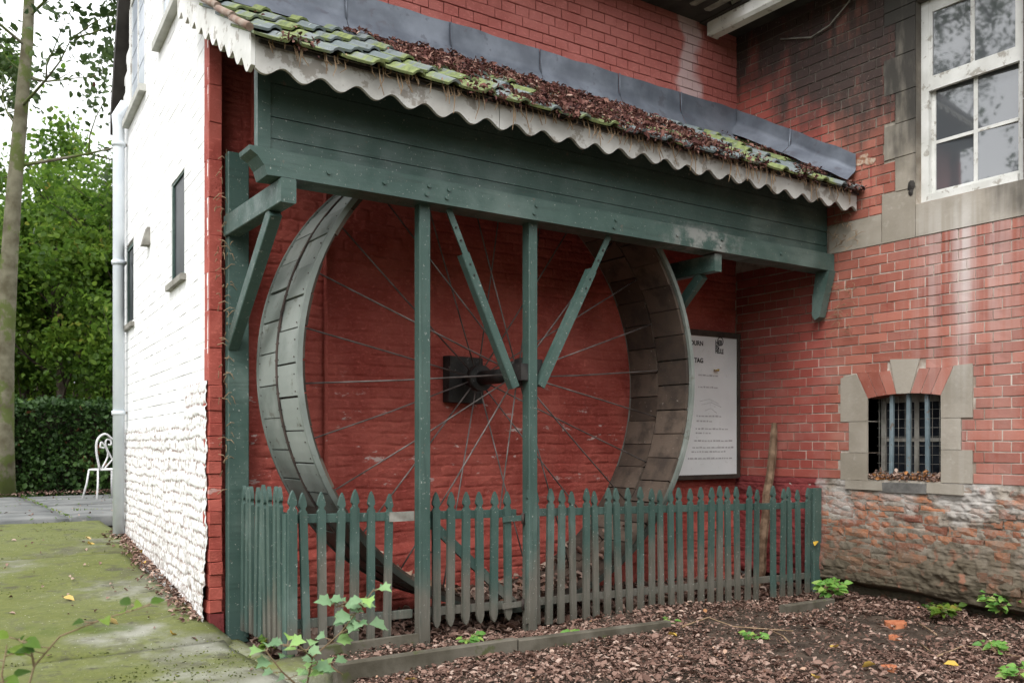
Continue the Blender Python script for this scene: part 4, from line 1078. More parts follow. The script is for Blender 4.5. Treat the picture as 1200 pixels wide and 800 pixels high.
for i in range(120):
    k, q = 4 * i, 4 * ((i + 1) % 120)
    fs += [(k, k + 1, q + 1, q), (k + 2, q + 2, q + 3, k + 3), (k, q, q + 2, k + 2), (k + 1, k + 3, q + 3, q + 1)]
o.add(vs, fs).build('rim_strip', M['iron'], wheel)
nm = MB()
for k in range(NS * 2):
    a = k * da / 2 + 0.02
    for y in (Y1 + 0.055, ym - 0.022, ym + 0.022, Y2 - 0.035):
        c = Vector((XC + (R - .003) * math.sin(a), y, ZC + (R - .003) * math.cos(a))); n_ = Vector((math.sin(a), 0, math.cos(a)))
        nm.tube([c, c + n_ * 0.004], 0.004, 5)
nm.build('rivets', M['iron'], wheel, kind='stuff')
for k in range(26):
    a = k * 2 * math.pi / 26 + 0.05; yh = 4.44 if k % 2 else 4.86
    p = Vector((XC + 0.085 * math.sin(a), yh, ZC + 0.085 * math.cos(a))); q = Vector((XC + (R - .045) * math.sin(a), ym, ZC + (R - .045) * math.cos(a)))
    sg = p.lerp(q, .5) + Vector((0, 0, random.uniform(-.012, .004)))
    MB().tube([p, sg, q], 0.0048, 6).build('spoke', M['spoke'], wheel)
MB().tube([(XC, 4.30, ZC), (XC, 5.07, ZC)], 0.035, 14).build('axle', M['black'], wheel)
hub = MB()
for y in (4.40, 4.82): hub.tube([(XC, y, ZC), (XC, y + .06, ZC)], 0.082, 18)
hub.tube([(XC, 4.48, ZC), (XC, 4.82, ZC)], 0.045, 14)
hub.build('hub', M['black'], wheel)
MB().box((XC - 0.13, 5.01, ZC - 0.15), (XC + 0.13, 5.085, ZC + 0.15), 0.006).build('wall_bearing', M['black'], wheel)
bb = MB().box((2.985, 4.262, ZC - 0.08), (3.13, 4.34, ZC + 0.08), 0.004); bb.tube([(XC, 4.25, ZC), (XC, 4.36, ZC)], 0.06, 14)
bb.box((2.94, 4.20, ZC - 0.05), (2.985, 4.30, ZC + 0.045), 0.004); bb.build('bearing_block', M['black'], wheel)

# ================================================================== FENCE AND GATE
YF = 4.262
def fz(x): return 0.018 - 0.022 * (x - 1.6)
fence = thing('picket_fence', (1.6, YF, 0), 'low green picket fence with spear tops weathered grey towards the ground', 'fence')
def picket_mesh(h, w, mat, point=False, t=0.019):
    p = [(-w/2, 0), (w/2, 0), (w/2, h - .098), (w*.30, h - .088), (w*.27, h - .078), (w*.48, h - .066), (w*.46, h - .052), (w*.24, h - .020), (0.0, h), (-w*.24, h - .020), (-w*.46, h - .052), (-w*.48, h - .066), (-w*.27, h - .078), (-w*.30, h - .088), (-w/2, h - .098)]
    if point: p = [(-w*.28, 0), (0, -.014), (w*.28, 0), (w/2, .03)] + p[2:] + [(-w/2, .03)]
    return mesh_of(MB().prism(p, -t/2, t/2, 1), 'picket', mat)
pm = [picket_mesh(h, w, M['greenw']) for h, w in ((0.79, 0.043), (0.782, 0.040), (0.797, 0.045))]
gm = picket_mesh(0.72, 0.046, M['greenw'], True)
us = [359, 378, 396, 415, 434, 453, 629, 643, 657, 672, 687, 699, 712, 726, 738, 751, 764, 775, 787, 798, 810, 822, 833, 843, 854, 865, 876, 886, 906, 917, 926, 936, 946]
for u in us:
    x_ = PY(u, 600, YF).x
    inst('picket', random.choice(pm), fence, (x_, YF + random.uniform(-.004, .004), fz(x_) + random.uniform(-.008, .008)), (random.uniform(-.02, .02), random.gauss(0, .016), random.uniform(-.08, .08)))
for k in range(9):                                                  # return panel to the wall post
    y = 4.90 - k * 0.073
    inst('picket', random.choice(pm), fence, (1.578, y, 0.03 + random.uniform(-.006, .006)), (random.uniform(-.012, .012), random.uniform(-.01, .01), math.pi / 2 + random.uniform(-.04, .04)))
MB().bar((1.600, 4.272, -.03), (1.600, 4.272, 0.70), 0.05, 0.05, (1, 0, 0), .003).build('fence_post', M['greenw'], fence)
inst('picket', pm[2], fence, (1.605, 4.236, 0.02), (0, 0, 0))
MB().bar((5.655, 4.27, -.08), (5.655, 4.27, 0.71), 0.045, 0.09, (1, 0, 0), .003).build('fence_post', M['greenw'], fence)
for (a, b) in ((1.626, 2.284), (3.05, 5.61)):
    for dz in (0.655, 0.135):
        MB().bar((a, YF + 0.026, fz(a) + dz), (b, YF + 0.026, fz(b) + dz), 0.026, 0.045, (0, 0, 1), .002).build('rail', M['greenw'], fence)
for dz in (0.66, 0.15): MB().bar((1.604, 4.30, dz + .02), (1.604, 4.955, dz + .02), 0.024, 0.045, (0, 0, 1), .002).build('rail', M['greenw'], fence)
MB().box((1.70, 4.20, -0.05), (2.28, 4.235, 0.045), 0.004).build('base_board', M['edging'], fence)

gate = thing('garden_gate', (2.68, YF, 0), 'small green picket gate with diagonal brace between the two tall posts', 'gate')
for u in (511, 527, 545, 562, 578, 595):
    x_ = PY(u, 600, YF).x
    inst('picket', gm, gate, (x_, YF - 0.004, fz(x_) + 0.062), (0, random.uniform(-.012, .012), random.uniform(-.03, .03)))
for dz in (0.655, 0.135):
    MB().bar((2.37, YF + 0.022, fz(2.37) + dz), (2.955, YF + 0.022, fz(2.95) + dz), 0.026, 0.045, (0, 0, 1), .002).build('rail', M['greenw'], gate)
MB().bar((2.375, YF + 0.020, 0.64), (2.94, YF + 0.020, 0.13), 0.022, 0.05, (0, 0, 1)).build('diagonal_brace', M['greenw'], gate)
xg = PY(612, 600, YF).x
inst('picket', pm[1], fence, (xg, YF - 0.06, 0.02), (0, 0.01, 0))
for z in (0.615, 0.125):
    MB().bar((2.84, YF - 0.022, z), (3.05, YF - 0.075 + .05, z + .006), 0.006, 0.032, (0, 0, 1)).build('hinge', M['greenw'], gate)
    MB().tube([(2.975, YF - 0.03, z - .03), (2.975, YF - 0.03, z + .03)], 0.010, 8).build('hinge_pin', M['iron'], gate)
lt = MB().bar((2.14, YF - .002, fz(2.2) + .655), (2.285, YF - 0.001, fz(2.2) + .655), 0.012, 0.05, (0, 0, 1)); lt.build('latch_plate', M['oldframe'], fence)

# edging in front of the fence
for i, (a, b, y0, y1, lab) in enumerate(((1.63, 2.60, 3.775, 3.775, 'longer mossy edging board lying before the gate and fence corner'), (2.61, 3.64, 3.77, 3.745, 'old edging board half sunk in leaves before the middle pickets'), (4.75, 5.30, 3.84, 3.87, 'worn edging board nearly buried in leaves by the right fence end'))):
    MB().bar((a, y0, (0.005, -.007, -.062)[i]), (b, y1, (0.0, -.022, -.075)[i]), 0.05, 0.12, (0, 0, 1), .006).build('edging_board', M['edging'], None, lab, 'edging', 'edging boards along the fence', origin=((a + b) / 2, y0, -0.06))

# ================================================================== NOTICE BOARD, STAKE
nbd = thing('notice_board', (5.2, 5.05, 0.78), 'white printed notice board in a dark frame partly hidden behind the wheel', 'notice board')
bx0, bx1, bz0, bz1, by = 4.62, 5.645, 0.795, 1.885, 5.02
MB().box((bx0, by, bz0), (bx1, by + 0.03, bz1)).build('panel', M['paper'], nbd)
MB().box((bx0 - .03, by - .012, bz1), (bx1 + .035, by + .05, bz1 + .045)).build('frame', M['brown'], nbd)
MB().box((bx1, by - .010, bz0 - .03), (bx1 + .033, by + .05, bz1)).build('frame', M['brown'], nbd)
MB().box((bx0 - .03, by - .010, bz0 - .035), (bx1, by + .05, bz0)).build('frame', M['brown'], nbd)
MB().box((bx0 - .03, by - .010, bz0), (bx0, by + .05, bz1)).build('frame', M['brown'], nbd)
def text(s, x, z, size, name='lettering', mat=None, sx=1.0, align='LEFT'):
    cu = bpy.data.curves.new(name, 'FONT'); cu.body = s; cu.size = size; cu.align_x = align; cu.offset = 0.002
    to = bpy.data.objects.new(name, cu); link(to)
    bpy.context.view_layer.update()
    me = bpy.data.meshes.new_from_object(to.evaluated_get(bpy.context.evaluated_depsgraph_get())); bpy.data.objects.remove(to)
    me.materials.clear(); me.materials.append(mat or M['ink'])
    o = bpy.data.objects.new(name, me); link(o, nbd)
    o.location = Vector((x, by - 0.002, z)) - root_loc(nbd); o.rotation_euler = (math.pi / 2, 0, 0); o.scale = (sx, 1, 1)
    return o
q = PY(838, 403, by); text('HER', q.x, q.z - .005, 0.052, sx=0.85); q = PY(838, 408, by); text('IN', q.x, q.z - .008, 0.052, sx=0.85); q = PY(838, 413, by); text('HEULE', q.x, q.z - .005, 0.052, sx=0.62)
q = PY(844, 400, by); rg = MB()
for i in range(14):
    a, b = 2 * math.pi * i / 14, 2 * math.pi * (i + 1) / 14
    rg.add([(q.x + r_ * math.cos(t_), by - .002, q.z + r_ * math.sin(t_)) for t_, r_ in ((a, .036), (b, .036), (b, .028), (a, .028))], [(0, 1, 2, 3)])
rg.build('emblem', M['ink'], nbd)
q = PY(824, 405, by); text('OURN', q.x, q.z, 0.05, align='RIGHT'); q = PY(824, 425, by); text('TAG', q.x, q.z, 0.05, align='RIGHT')
for (u0, u1, v) in ((818, 841, 440), (818, 840, 454), (816, 846, 488), (816, 831, 494), (815, 851, 503), (815, 833, 508), (813, 858, 517), (811, 857, 525), (810, 850, 530), (806, 856, 538)):
    A, B = PY(u0, v, by), PY(u1, v + 0.6, by); x_ = A.x; m = MB()
    while x_ < B.x:
        w_ = random.uniform(0.012, 0.045); hh_ = random.uniform(0.008, 0.014)
        m.add([(x_, by - .002, A.z), (x_ + w_, by - .002, A.z), (x_ + w_, by - .002, A.z + hh_), (x_, by - .002, A.z + hh_)], [(0, 1, 2, 3)]); x_ += w_ + random.uniform(.006, .012)
    m.build('text_line', M['inkg'], nbd)
for (u0, u1, v) in ((820, 842, 470), (822, 845, 474), (826, 840, 481)):
    A, B = PY(u0, v, by), PY(u1, v + 3, by); MB().tube([(A.x, by, A.z), ((A.x + B.x) / 2, by, A.z + .02), (B.x, by, B.z)], 0.002, 4).build('map_line', M['inkg'], nbd)

a, b = PX(908, 496, XW - 0.045), PZ(889, 688, -0.04); b.y = max(b.y, 4.36)
m = MB(); n = 9; d = (a - b)
P_ = [b + d * (i / n) + Vector((random.uniform(-.006, .006), random.uniform(-.006, .006), 0)) for i in range(n + 1)]
m.tube(P_, [0.034, 0.036, 0.033, 0.035, 0.032, 0.034, 0.031, 0.033, 0.030, 0.022], 7, True, False)
m.build('wooden_stake', mat_flat('rough_stake', (0.09, 0.055, 0.035), (0.22, 0.15, 0.10), 18, 0.95, 0.15, 0, 1.0, 35), None, 'rough brown wooden stake leaning on the brick wall behind the fence', 'stake', origin=tuple(b))

# ================================================================== GARDEN CHAIR
cp = PD(124, 586, 11.3); cz = 0.352; cp.z = cz
chair = thing('garden_chair', tuple(cp), 'white wrought metal garden chair with heart scroll back on the terrace', 'chair')
ang = math.radians(20); ca, sa = math.cos(ang), math.sin(ang)
def CL(x, y, z): return (cp.x + ca * x - sa * y, cp.y + sa * x + ca * y, cz + z)
def smooth(P, k=5):
    P = [Vector(q) for q in P]; P = [P[0] * 2 - P[1]] + P + [P[-1] * 2 - P[-2]]; out = []
    for i in range(1, len(P) - 2):
        for j in range(k):
            t = j / k; a, b, c, d = P[i - 1:i + 3]
            out.append(.5 * ((2 * b) + (c - a) * t + (2 * a - 5 * b + 4 * c - d) * t * t + (3 * b - a - 3 * c + d) * t ** 3))
    return out + [P[-2]]
m = MB(); m.tube([CL(0.19 * math.cos(t), 0.18 * math.sin(t), 0.36) for t in np.linspace(0, 2 * math.pi, 20)], 0.011, 6)
for k in range(-3, 4): m.tube([CL(k * .05, -math.sqrt(max(0, .18**2 - (k*.048)**2)), .36), CL(k * .05, math.sqrt(max(0, .18**2 - (k*.048)**2)), .36)], 0.006, 5)
m.build('seat', M['chair'], chair)
for (x_, y_) in ((-.16, -.10), (.16, -.10), (-.15, .12), (.15, .12)):
    MB().tube([CL(x_, y_, .36), CL(x_ * 1.1, y_ * 1.25, .18), CL(x_ * 1.3, y_ * 1.6, 0.0)], 0.011, 6).build('leg', M['chair'], chair)
bk = MB()
bk.tube(smooth([CL(-.15, -.12, .36), CL(-.21, -.15, .60), CL(-.20, -.17, .74), CL(-.11, -.18, .80), CL(0, -.18, .735), CL(.11, -.18, .80), CL(.20, -.17, .74), CL(.21, -.15, .60), CL(.15, -.12, .36)]), 0.013, 6)
for s in (-1, 1):
    bk.tube(smooth([CL(s * .10, -.13, .37), CL(-s * .01, -.15, .50), CL(-s * .10, -.17, .66), CL(-s * .09, -.175, .73), CL(-s * .04, -.175, .72), CL(-s * .035, -.175, .67), CL(-s * .07, -.175, .67)]), 0.010, 6)
    bk.tube(smooth([CL(s * .13, -.13, .37), CL(s * .06, -.15, .55), CL(s * .15, -.17, .70), CL(s * .17, -.17, .64), CL(s * .12, -.17, .63)]), 0.010, 6)
bk.build('backrest', M['chair'], chair)

# ================================================================== TREES AND HEDGE
def tree(name, base, H, r0, lean, mat_b, mat_l, nleaf, lsize, label, group, spread=0.5, first=0.35, nb=9, crown_pts=None, trunk_pts=None, limb_len=0.45, seed=0, ratio=0.6, low=False, limb_r=0.4):
    rs = random.Random(seed); rg_ = np.random.default_rng(seed)
    t = thing(name, tuple(base), label, 'tree', group)
    tm = MB(); base = Vector(base)
    if trunk_pts is None:
        trunk_pts = [base + Vector((lean[0] * f + rs.uniform(-.05, .05) * H * .2 * f, lean[1] * f + rs.uniform(-.05, .05) * H * .2 * f, H * f - 0.1)) for f in np.linspace(0, 1, 8)]
    n = len(trunk_pts); tm.tube(trunk_pts, [r0 * (1.25 if i == 0 else 1) * (1 - 0.82 * i / (n - 1)) for i in range(n)], 10)
    tm.build('trunk', mat_b, t)
    tips = []; lm = MB()
    def br(p, d, L, r, lev):
        pts = [p]; q = p; dd = d
        for i in range(4):
            dd = (dd + Vector((rs.uniform(-.28, .28), rs.uniform(-.28, .28), rs.uniform(-.12, .22)))).normalized(); q = q + dd * L / 4; pts.append(q)
        lm.tube(pts, [r * (1 - .2 * i) for i in range(5)], 6 if lev < 2 else 4, False)
        tips.extend([(pts[i], L) for i in ((2, 3, 4) if lev else (3, 4))])
        if lev < 2:
            for k in range(3 if lev == 0 else 3):
                s = pts[rs.choice((2, 3, 4))]
                nd = (dd + Vector((rs.uniform(-1, 1), rs.uniform(-1, 1), rs.uniform(-.4, .6)))).normalized()
                br(s, nd, L * rs.uniform(.45, .65), r * .5, lev + 1)
    for k in range(nb):
        f = first + (1 - first) * (k + .5) / nb; i = min(int(f * (n - 1)), n - 2); s = Vector(trunk_pts[i]).lerp(Vector(trunk_pts[i + 1]), f * (n - 1) - i)
        az = k * 2.4 + rs.uniform(-.5, .5)
        br(s, Vector((math.cos(az), math.sin(az), rs.uniform(.1, .7))).normalized(), H * limb_len * (1.15 - .6 * f) * rs.uniform(.8, 1.1), r0 * limb_r * (1.1 - f * .7), 0)
    lm.build('limbs', mat_b, t)
    P = np.array([tuple(p) for p, L in tips]); S = np.array([L for p, L in tips])
    idx = rg_.integers(0, len(P), nleaf)
    c = P[idx] + rg_.normal(size=(nleaf, 3)) * (S[idx] * spread)[:, None] * np.array([.5, .5, .38])
    c = c[c[:, 2] > base.z + 0.25]
    clump = vnoise(c[:, 0] * 1.1 + c[:, 1] * .7, c[:, 2] * 1.4, seed)
    leaf_obj('crown', c, lsize, mat_l, t, rnd=np.clip(0.25 + 0.5 * (clump - .2) + rg_.normal(0, .18, len(c)), 0, 1), ratio=ratio, rng=rg_, flat=0.25)
    return t
# slender tree at the left edge of the photograph
tb = PD(4, 574, 12.0)
tp = [PD(u_, v_, 12.0) for u_, v_ in ((2, 580), (4, 520), (5, 420), (10, 320), (16, 230), (24, 140), (32, 50), (36, -40), (38, -160), (42, -300), (44, -420))]
tp[0].z = 0.15
tree('alder_tree', tuple(tp[0]), 11.5, 0.145, (0, 0), M['bark'], M['leafs'], 5200, 0.10, 'slender pale-barked tree with sparse leaves at the left edge', 'trees behind the terrace', 0.55, 0.42, 15, trunk_pts=tp, limb_len=0.20, seed=3, limb_r=0.22)
m = MB(); m.tube([PD(16, 120, 11.9), PD(17, 70, 11.9), PD(20, 20, 11.9), PD(14, -60, 11.9)], [0.06, 0.055, 0.05, 0.04], 8)
# wood behind the hedge
specs = [(25, 17.5, 4.9, 'broad maple beyond the hedge just right of the slender trunk'), (75, 16.8, 4.6, 'bright green young maple directly above the middle of the hedge'), (128, 18.0, 5.6, 'tall leafy tree beside the grey downpipe'),
         (-70, 17.0, 8.0, 'leafy tree beyond the left edge of the hedge'), (50, 21.5, 6.2, 'taller tree rising behind the bright young maple'), (105, 22.5, 6.8, 'thin-topped tree at the back of the wood near the pipe'), (175, 17.5, 6.5, 'leafy tree hidden mostly behind the white wall'), (0, 24, 6.6, 'back-row tree behind the slender trunk')]
for i, (u_, d_, H_, lab) in enumerate(specs):
    p = PD(u_, 560, d_); p.z = 0.15
    tree('leafy_tree', tuple(p), H_, 0.09 + .03 * (i % 3), (random.uniform(-.5, .5), random.uniform(-.5, .5)), M['barkd'], M['leaf'], 17000 if i != 6 else 6000, 0.098, lab, 'trees behind the terrace', 0.60, 0.14, 12, limb_len=0.36, seed=20 + i, ratio=0.7)
# shrub layer: far wood reads as one mass
n = 26000; c = np.stack([RNG.uniform(-16, 16, n), 27 + RNG.uniform(0, 4, n), RNG.random(n) ** 1.1 * 7.5], 1)
keep = c[:, 2] < 3.2 + 2.6 * vnoise(c[:, 0] * .5, c[:, 0] * 0, 4); c = c[keep]
tag(leaf_obj('distant_wood', c, 0.34, M['leaf'], ratio=0.7, origin=(0, 28, 0)), 'distant wood closing the view', 'wood', kind='stuff')
# hedge
hx, hy = -5.0, 14.3
hedge = thing('hedge', (1.5, 14.9, 0.15), 'clipped dark green hedge behind the terrace', 'hedge')
n = 46000
X_ = RNG.uniform(-5.5, 8.0, n); top = 1.68 + 0.26 * (fbm(X_ * 1.2, X_ * 0, 9, 3) - .5) * 2
face = RNG.random(n)
Yf = np.where(face < .62, 14.5 + np.abs(RNG.normal(0, .14, n)), 14.5 + RNG.random(n) * 1.1)
Zf = np.where(face < .62, 0.2 + RNG.random(n) * (top - .2), top + RNG.normal(0, .05, n))
Yf += (fbm(X_ * 2.0, Zf * 2.0, 15, 3) - .5) * .45
leaf_obj('foliage', np.stack([X_, Yf, Zf], 1), 0.068, M['leafd'], hedge, rnd=np.clip(.42 + .6 * (vnoise(X_ * 2.5, Zf * 2.5, 6) - .5) + RNG.normal(0, .2, n), 0, 1), ratio=.7)
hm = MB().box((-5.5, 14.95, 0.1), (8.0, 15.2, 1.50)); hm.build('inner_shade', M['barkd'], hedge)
st = MB()
for k in range(30):
    x_ = -5 + k * .43 + random.uniform(-.1, .1); MB().tube([(x_, 14.85, .1), (x_ + random.uniform(-.1, .1), 14.8, .8), (x_ + random.uniform(-.2, .2), 14.75, 1.4)], [.03, .022, .012], 6).build('stem', M['barkd'], hedge)
# tree standing to the left of the photographer: seen only in the panes of the upper window
tree('garden_tree', (-6.6, 10.2, 0.1), 11.0, 0.24, (0.5, 0.3), M['barkd'], M['leafs'], 15000, 0.085, 'large tree out on the left, mirrored in the upper window panes', 'garden trees', 0.26, 0.25, 13, limb_len=0.42, seed=51)
# unseen wood added behind the photographer to shut out the low sky
n = 16000
a_ = RNG.uniform(-0.25, 1.15, n) * math.pi; rr_ = RNG.uniform(13, 18, n)
c = np.stack([2 + rr_ * np.cos(-a_), -1 - rr_ * np.sin(a_) , RNG.random(n) * 7.5], 1)
keep = (c[:, 2] < 3.2 + 4 * vnoise(a_ * 5, a_ * 0, 14)) & (c[:, 1] < 1.0); c = c[keep]
tag(leaf_obj('sky_blocking_wood', c, 0.55, M['leaf'], ratio=0.7, origin=(2, -15, 0)), 'unseen wood added behind the photographer to shut out low sky', 'wood', kind='stuff')

# ================================================================== SMALL PLANTS
def lobed(scale, lobes=5):
    pts = [(0, 0)]; k = lobes
    for i in range(k * 2 + 1):
        a = math.radians(-115 + 230 * i / (k * 2)) ; r_ = (1.0 if i % 2 else 0.72) * (1.0 - 0.35 * abs(i - k) / k)
        pts.append((r_ * math.sin(a) * .62 , 0.38 + r_ * math.cos(a) * .62))
    return [(x * scale, y * scale) for x, y in pts]
def plant(name, label, base, stems, lmat, lsize, kind='ovate', group=None, stem_mat=None, seed=0, cat='plant'):
    rs = random.Random(seed); t = thing(name, tuple(base), label, cat, group); sm = MB(); base = Vector(base)
    V, Fc, A = [], [], []
    def leaf(p, d, size):
        d = Vector(d).normalized(); up = Vector((rs.uniform(-.5, .3) - .25, rs.uniform(-.6, .1) - .35, .8)).normalized(); s = d.cross(up).normalized(); nn = s.cross(d)
        b = len(V); r_ = rs.random()
        if kind == 'lobed': o = lobed(size)
        else: o = [(0, 0), (size * .24, size * .2), (size * .33, size * .45), (size * .2, size * .78), (0, size), (-size * .2, size * .78), (-size * .33, size * .45), (-size * .24, size * .2)]
        for x, y in o: V.append(p + s * x + d * y + nn * (abs(x) * .5 - y * y / size * .4 + rs.uniform(-.03, .03) * size))
        c = len(V); V.append(p + d * size * .45 - nn * size * .03); A.extend([r_] * (len(o) + 1))
        for i in range(len(o)): Fc.append((b + i, b + (i + 1) % len(o), c))
    for pts in stems:
        pts = [Vector(p) for p in pts]
        sm.tube(pts, [0.0036 * (1 - .6 * i / (len(pts) - 1)) * (lsize / .05) ** .5 for i in range(len(pts))], 5)
        for i in range(1, len(pts)):
            for k in range((3 if kind == 'lobed' else 2) if i < len(pts) - 1 else 4):
                p = pts[i - 1].lerp(pts[i], rs.uniform(.4, 1)); az = rs.uniform(0, 6.28)
                d = Vector((math.cos(az), math.sin(az), rs.uniform(-.1, .5))).normalized()
                q = p + d * lsize * .5; sm.tube([p, q], 0.0018, 4); leaf(q, d, lsize * rs.uniform(.65, 1.1))
    sm.build('stem', stem_mat or M['twig'], t)
    np_obj('foliage', [tuple(v) for v in V], Fc, lmat, t, {'rnd': A})
    return t
def bush(name, label, u, v, dz, nst, hgt, spr, ls, seed, lmat=None, group='weeds by the footing'):
    rs = random.Random(seed); b = PZ(u, v, -0.03); st = []
    for k in range(nst):
        az = rs.uniform(0, 6.28); r_ = spr * rs.uniform(.3, 1); h_ = hgt * rs.uniform(.6, 1)
        st.append([b, b + Vector((math.cos(az) * r_ * .4, math.sin(az) * r_ * .4, h_ * .6)), b + Vector((math.cos(az) * r_, math.sin(az) * r_, h_))])
    return plant(name, label, b, st, lmat or M['leafp'], ls, 'ovate', group, M['leafp'] if False else M['twig'], seed)
bush('nettle_plant', 'green weed growing by the right end of the fence', 973, 701, 0, 13, 0.13, 0.10, 0.062, 1)
bush('ivy_clump', 'small dark green clump below the footing in the middle', 1104, 722, 0, 14, 0.07, 0.10, 0.05, 2, M['leaf'])
bush('clover_plant', 'round-leaved weed at the foot of the footing by the right edge', 1172, 721, 0, 20, 0.14, 0.13, 0.052, 3)
bush('seedling', 'tiny green seedlings below the right edge weed', 1168, 766, 0, 5, 0.05, 0.09, 0.045, 4)
bush('seedling', 'green seedling in the leaves before the gate', 547, 758, 0, 3, 0.06, 0.05, 0.05, 5)
bush('seedling', 'green seedling at the edging right of the gate', 676, 752, 0, 3, 0.05, 0.06, 0.055, 6)
bush('seedling', 'green seedling lying among leaves in front of the middle pickets', 885, 750, 0, 3, 0.03, 0.07, 0.05, 7)
bush('seedling', 'single leaf seedling at the end of the edging board', 785, 734, 0, 2, 0.05, 0.03, 0.045, 8)
bush('seedling', 'grassy tuft at the bottom right corner', 1190, 796, 0, 5, 0.06, 0.09, 0.05, 9)
bush('seedling', 'green sprig under the left fence corner', 318, 765, 0, 4, 0.10, 0.07, 0.045, 10, M['leaf'])
# sapling in the foreground: stem rooted in the soil nearer the camera
dpt = 3.1
rt = PD(352, 875, dpt); rt.z = -0.02
plant('sapling', 'pale lobed-leaf sapling in front of the fence corner', rt,
      [[rt, PD(360, 800, dpt), PD(366, 770, dpt), PD(398, 742, dpt), PD(425, 708, dpt), PD(438, 690, dpt)],
       [PD(366, 770, dpt), PD(350, 756, dpt - .05), PD(332, 757, dpt - .1)], [PD(398, 742, dpt), PD(415, 733, dpt), PD(428, 728, dpt)],
       [PD(352, 806, dpt), PD(330, 786, dpt), PD(310, 760, dpt - .05)], [PD(425, 708, dpt), PD(404, 706, dpt), PD(392, 712, dpt)], [PD(366, 780, dpt), PD(385, 778, dpt), PD(402, 790, dpt)]],
      M['leafi'], 0.062, 'lobed', 'foreground shoots', mat_flat('red_stem', (0.16, 0.10, 0.06), (0.22, 0.17, 0.10), 9), 21)
d2 = 2.2
rt = PD(20, 990, d2); rt.z = 0.02
plant('bramble_shoot', 'blurred low shoot at the bottom left corner', rt,
      [[rt, PD(18, 860, d2), PD(40, 780, d2), PD(70, 745, d2), PD(120, 725, d2), PD(178, 708, d2)], [PD(18, 860, d2), PD(2, 790, d2), PD(8, 755, d2)], [PD(40, 780, d2), PD(36, 758, d2), PD(20, 748, d2)]],
      M['leaf'], 0.046, 'ovate', 'foreground shoots', bpy.data.materials['red_stem'], 22)

# ================================================================== LITTER
def gz(x, y): return ground_z(x, y)
n = 90000
x_ = RNG.uniform(1.45, 5.75, n); y_ = 4.5 - (RNG.random(n) ** 1.1) * 3.0
den = fbm(x_ * 1.6, y_ * 1.6, 55, 4); near = np.exp(-((y_ - 3.75) / .5) ** 2) * .35
k_ = RNG.random(n) < np.clip((den - .30) * 3.0 + near + .12, .12, 1)
x_, y_ = x_[k_], y_[k_]
c = np.stack([x_, y_, gz(x_, y_) + 0.010 + RNG.random(len(x_)) * .018], 1)
sz = RNG.choice([.013, .020, .034, .05], len(x_), p=[.50, .36, .115, .025])
V1, Q1 = leaves(c, sz, ratio=.5, flat=.84, fold=.35)
tag(np_obj('leaf_litter', V1, Q1, M['litter'], None, {'rnd': np.repeat(np.clip(RNG.beta(1.9, 2.5, len(x_)), 0, 1), 6)}, origin=(3.5, 3.3, 0)), 'brown dead leaves carpeting the soil before the fence', 'leaf litter', kind='stuff')
n = 3000
x_ = RNG.uniform(1.62, 5.7, n); y_ = RNG.uniform(4.3, 5.0, n); c = np.stack([x_, y_, gz(x_, y_) + .012 + RNG.random(n) * .02], 1)
tag(leaf_obj('leaf_litter', c, 0.05, M['litter'], rnd=RNG.beta(2.2, 2.4, n), ratio=.62, flat=.7, fold=.8, origin=(3.5, 4.6, 0)), 'dead leaves lying behind the fence under the wheel', 'leaf litter', kind='stuff')
n = 420                                                              # leaves caught inside the bottom of the wheel
a = math.pi + RNG.normal(0.0, .28, n); r_ = R - .055 - RNG.random(n) * .02
c = np.stack([XC + r_ * np.sin(a), RNG.uniform(Y1 + .04, Y2 - .03, n), ZC + r_ * np.cos(a)], 1)
tag(leaf_obj('leaf_litter', c, 0.055, M['litter'], rnd=np.clip(RNG.beta(3, 2, n) + .1 * (RNG.random(n) > .7), 0, 1), ratio=.62, flat=.6, fold=.8, origin=(XC, ym, .1)), 'dead leaves caught in the bottom of the wheel rim', 'leaf litter', kind='stuff')
# roof litter
n = 30000
x_ = RNG.uniform(1.5, 5.65, n); s_ = RNG.random(n) * 1.30
den = fbm(x_ * 2.0, s_ * 3.2, 91, 4) + 0.16 * np.exp(-((x_ - 3.5) / 1.0) ** 2) - .16 * sstep(2.5, 1.4, x_) - 0.08 * sstep(4.9, 5.6, x_) + .06 * sstep(.25, .5, s_) * sstep(1.1, .9, s_)
den -= .05 * sstep(3.3, 2.2, x_) + .03 * sstep(4.0, 4.8, x_) + .075
k_ = den > .50 + RNG.normal(0, .03, n); x_, s_ = x_[k_], s_[k_]
hgt = np.clip((den[k_] - .5) * .16, 0, .05) * RNG.random(len(x_))
y_ = 3.88 + s_ * math.cos(RA)
ph = ((x_ - 1.295) % .2095) / .2095; roll = np.where(ph > .72, .030, .010) 
c = np.stack([x_, y_, roofz(3.88) + s_ * math.sin(RA) + .022 + np.minimum(roll, .03 + hgt) + hgt], 1)
ne = 1500; xe = RNG.uniform(1.4, 5.68, ne); ke = vnoise(xe * 7, xe * 0, 33) + .15 * sstep(2, 3.2, xe) > .55; xe = xe[ke]; ne = len(xe)
c = np.concatenate([c, np.stack([xe, 3.885 + RNG.normal(0, .022, ne), 2.842 + RNG.normal(0, .020, ne)], 1)]); x_ = c[:, 0]
nr = RNG.normal(size=(len(x_), 3)) * .8 + np.array([0, -math.sin(RA), math.cos(RA)]); nr /= np.linalg.norm(nr, axis=1)[:, None]
V1, Q1 = leaves(c, np.where(RNG.random(len(c)) < .12, .045, .022), ratio=.45, fold=.7, nrm=nr)
tag(np_obj('roof_litter', V1, Q1, M['rlitter'], None, {'rnd': np.repeat(RNG.beta(2, 2.2, len(x_)), 6)}, origin=(3.5, 4.4, 3.2)), 'reddish brown leaf debris piled on the shelter roof', 'leaf litter', kind='stuff')
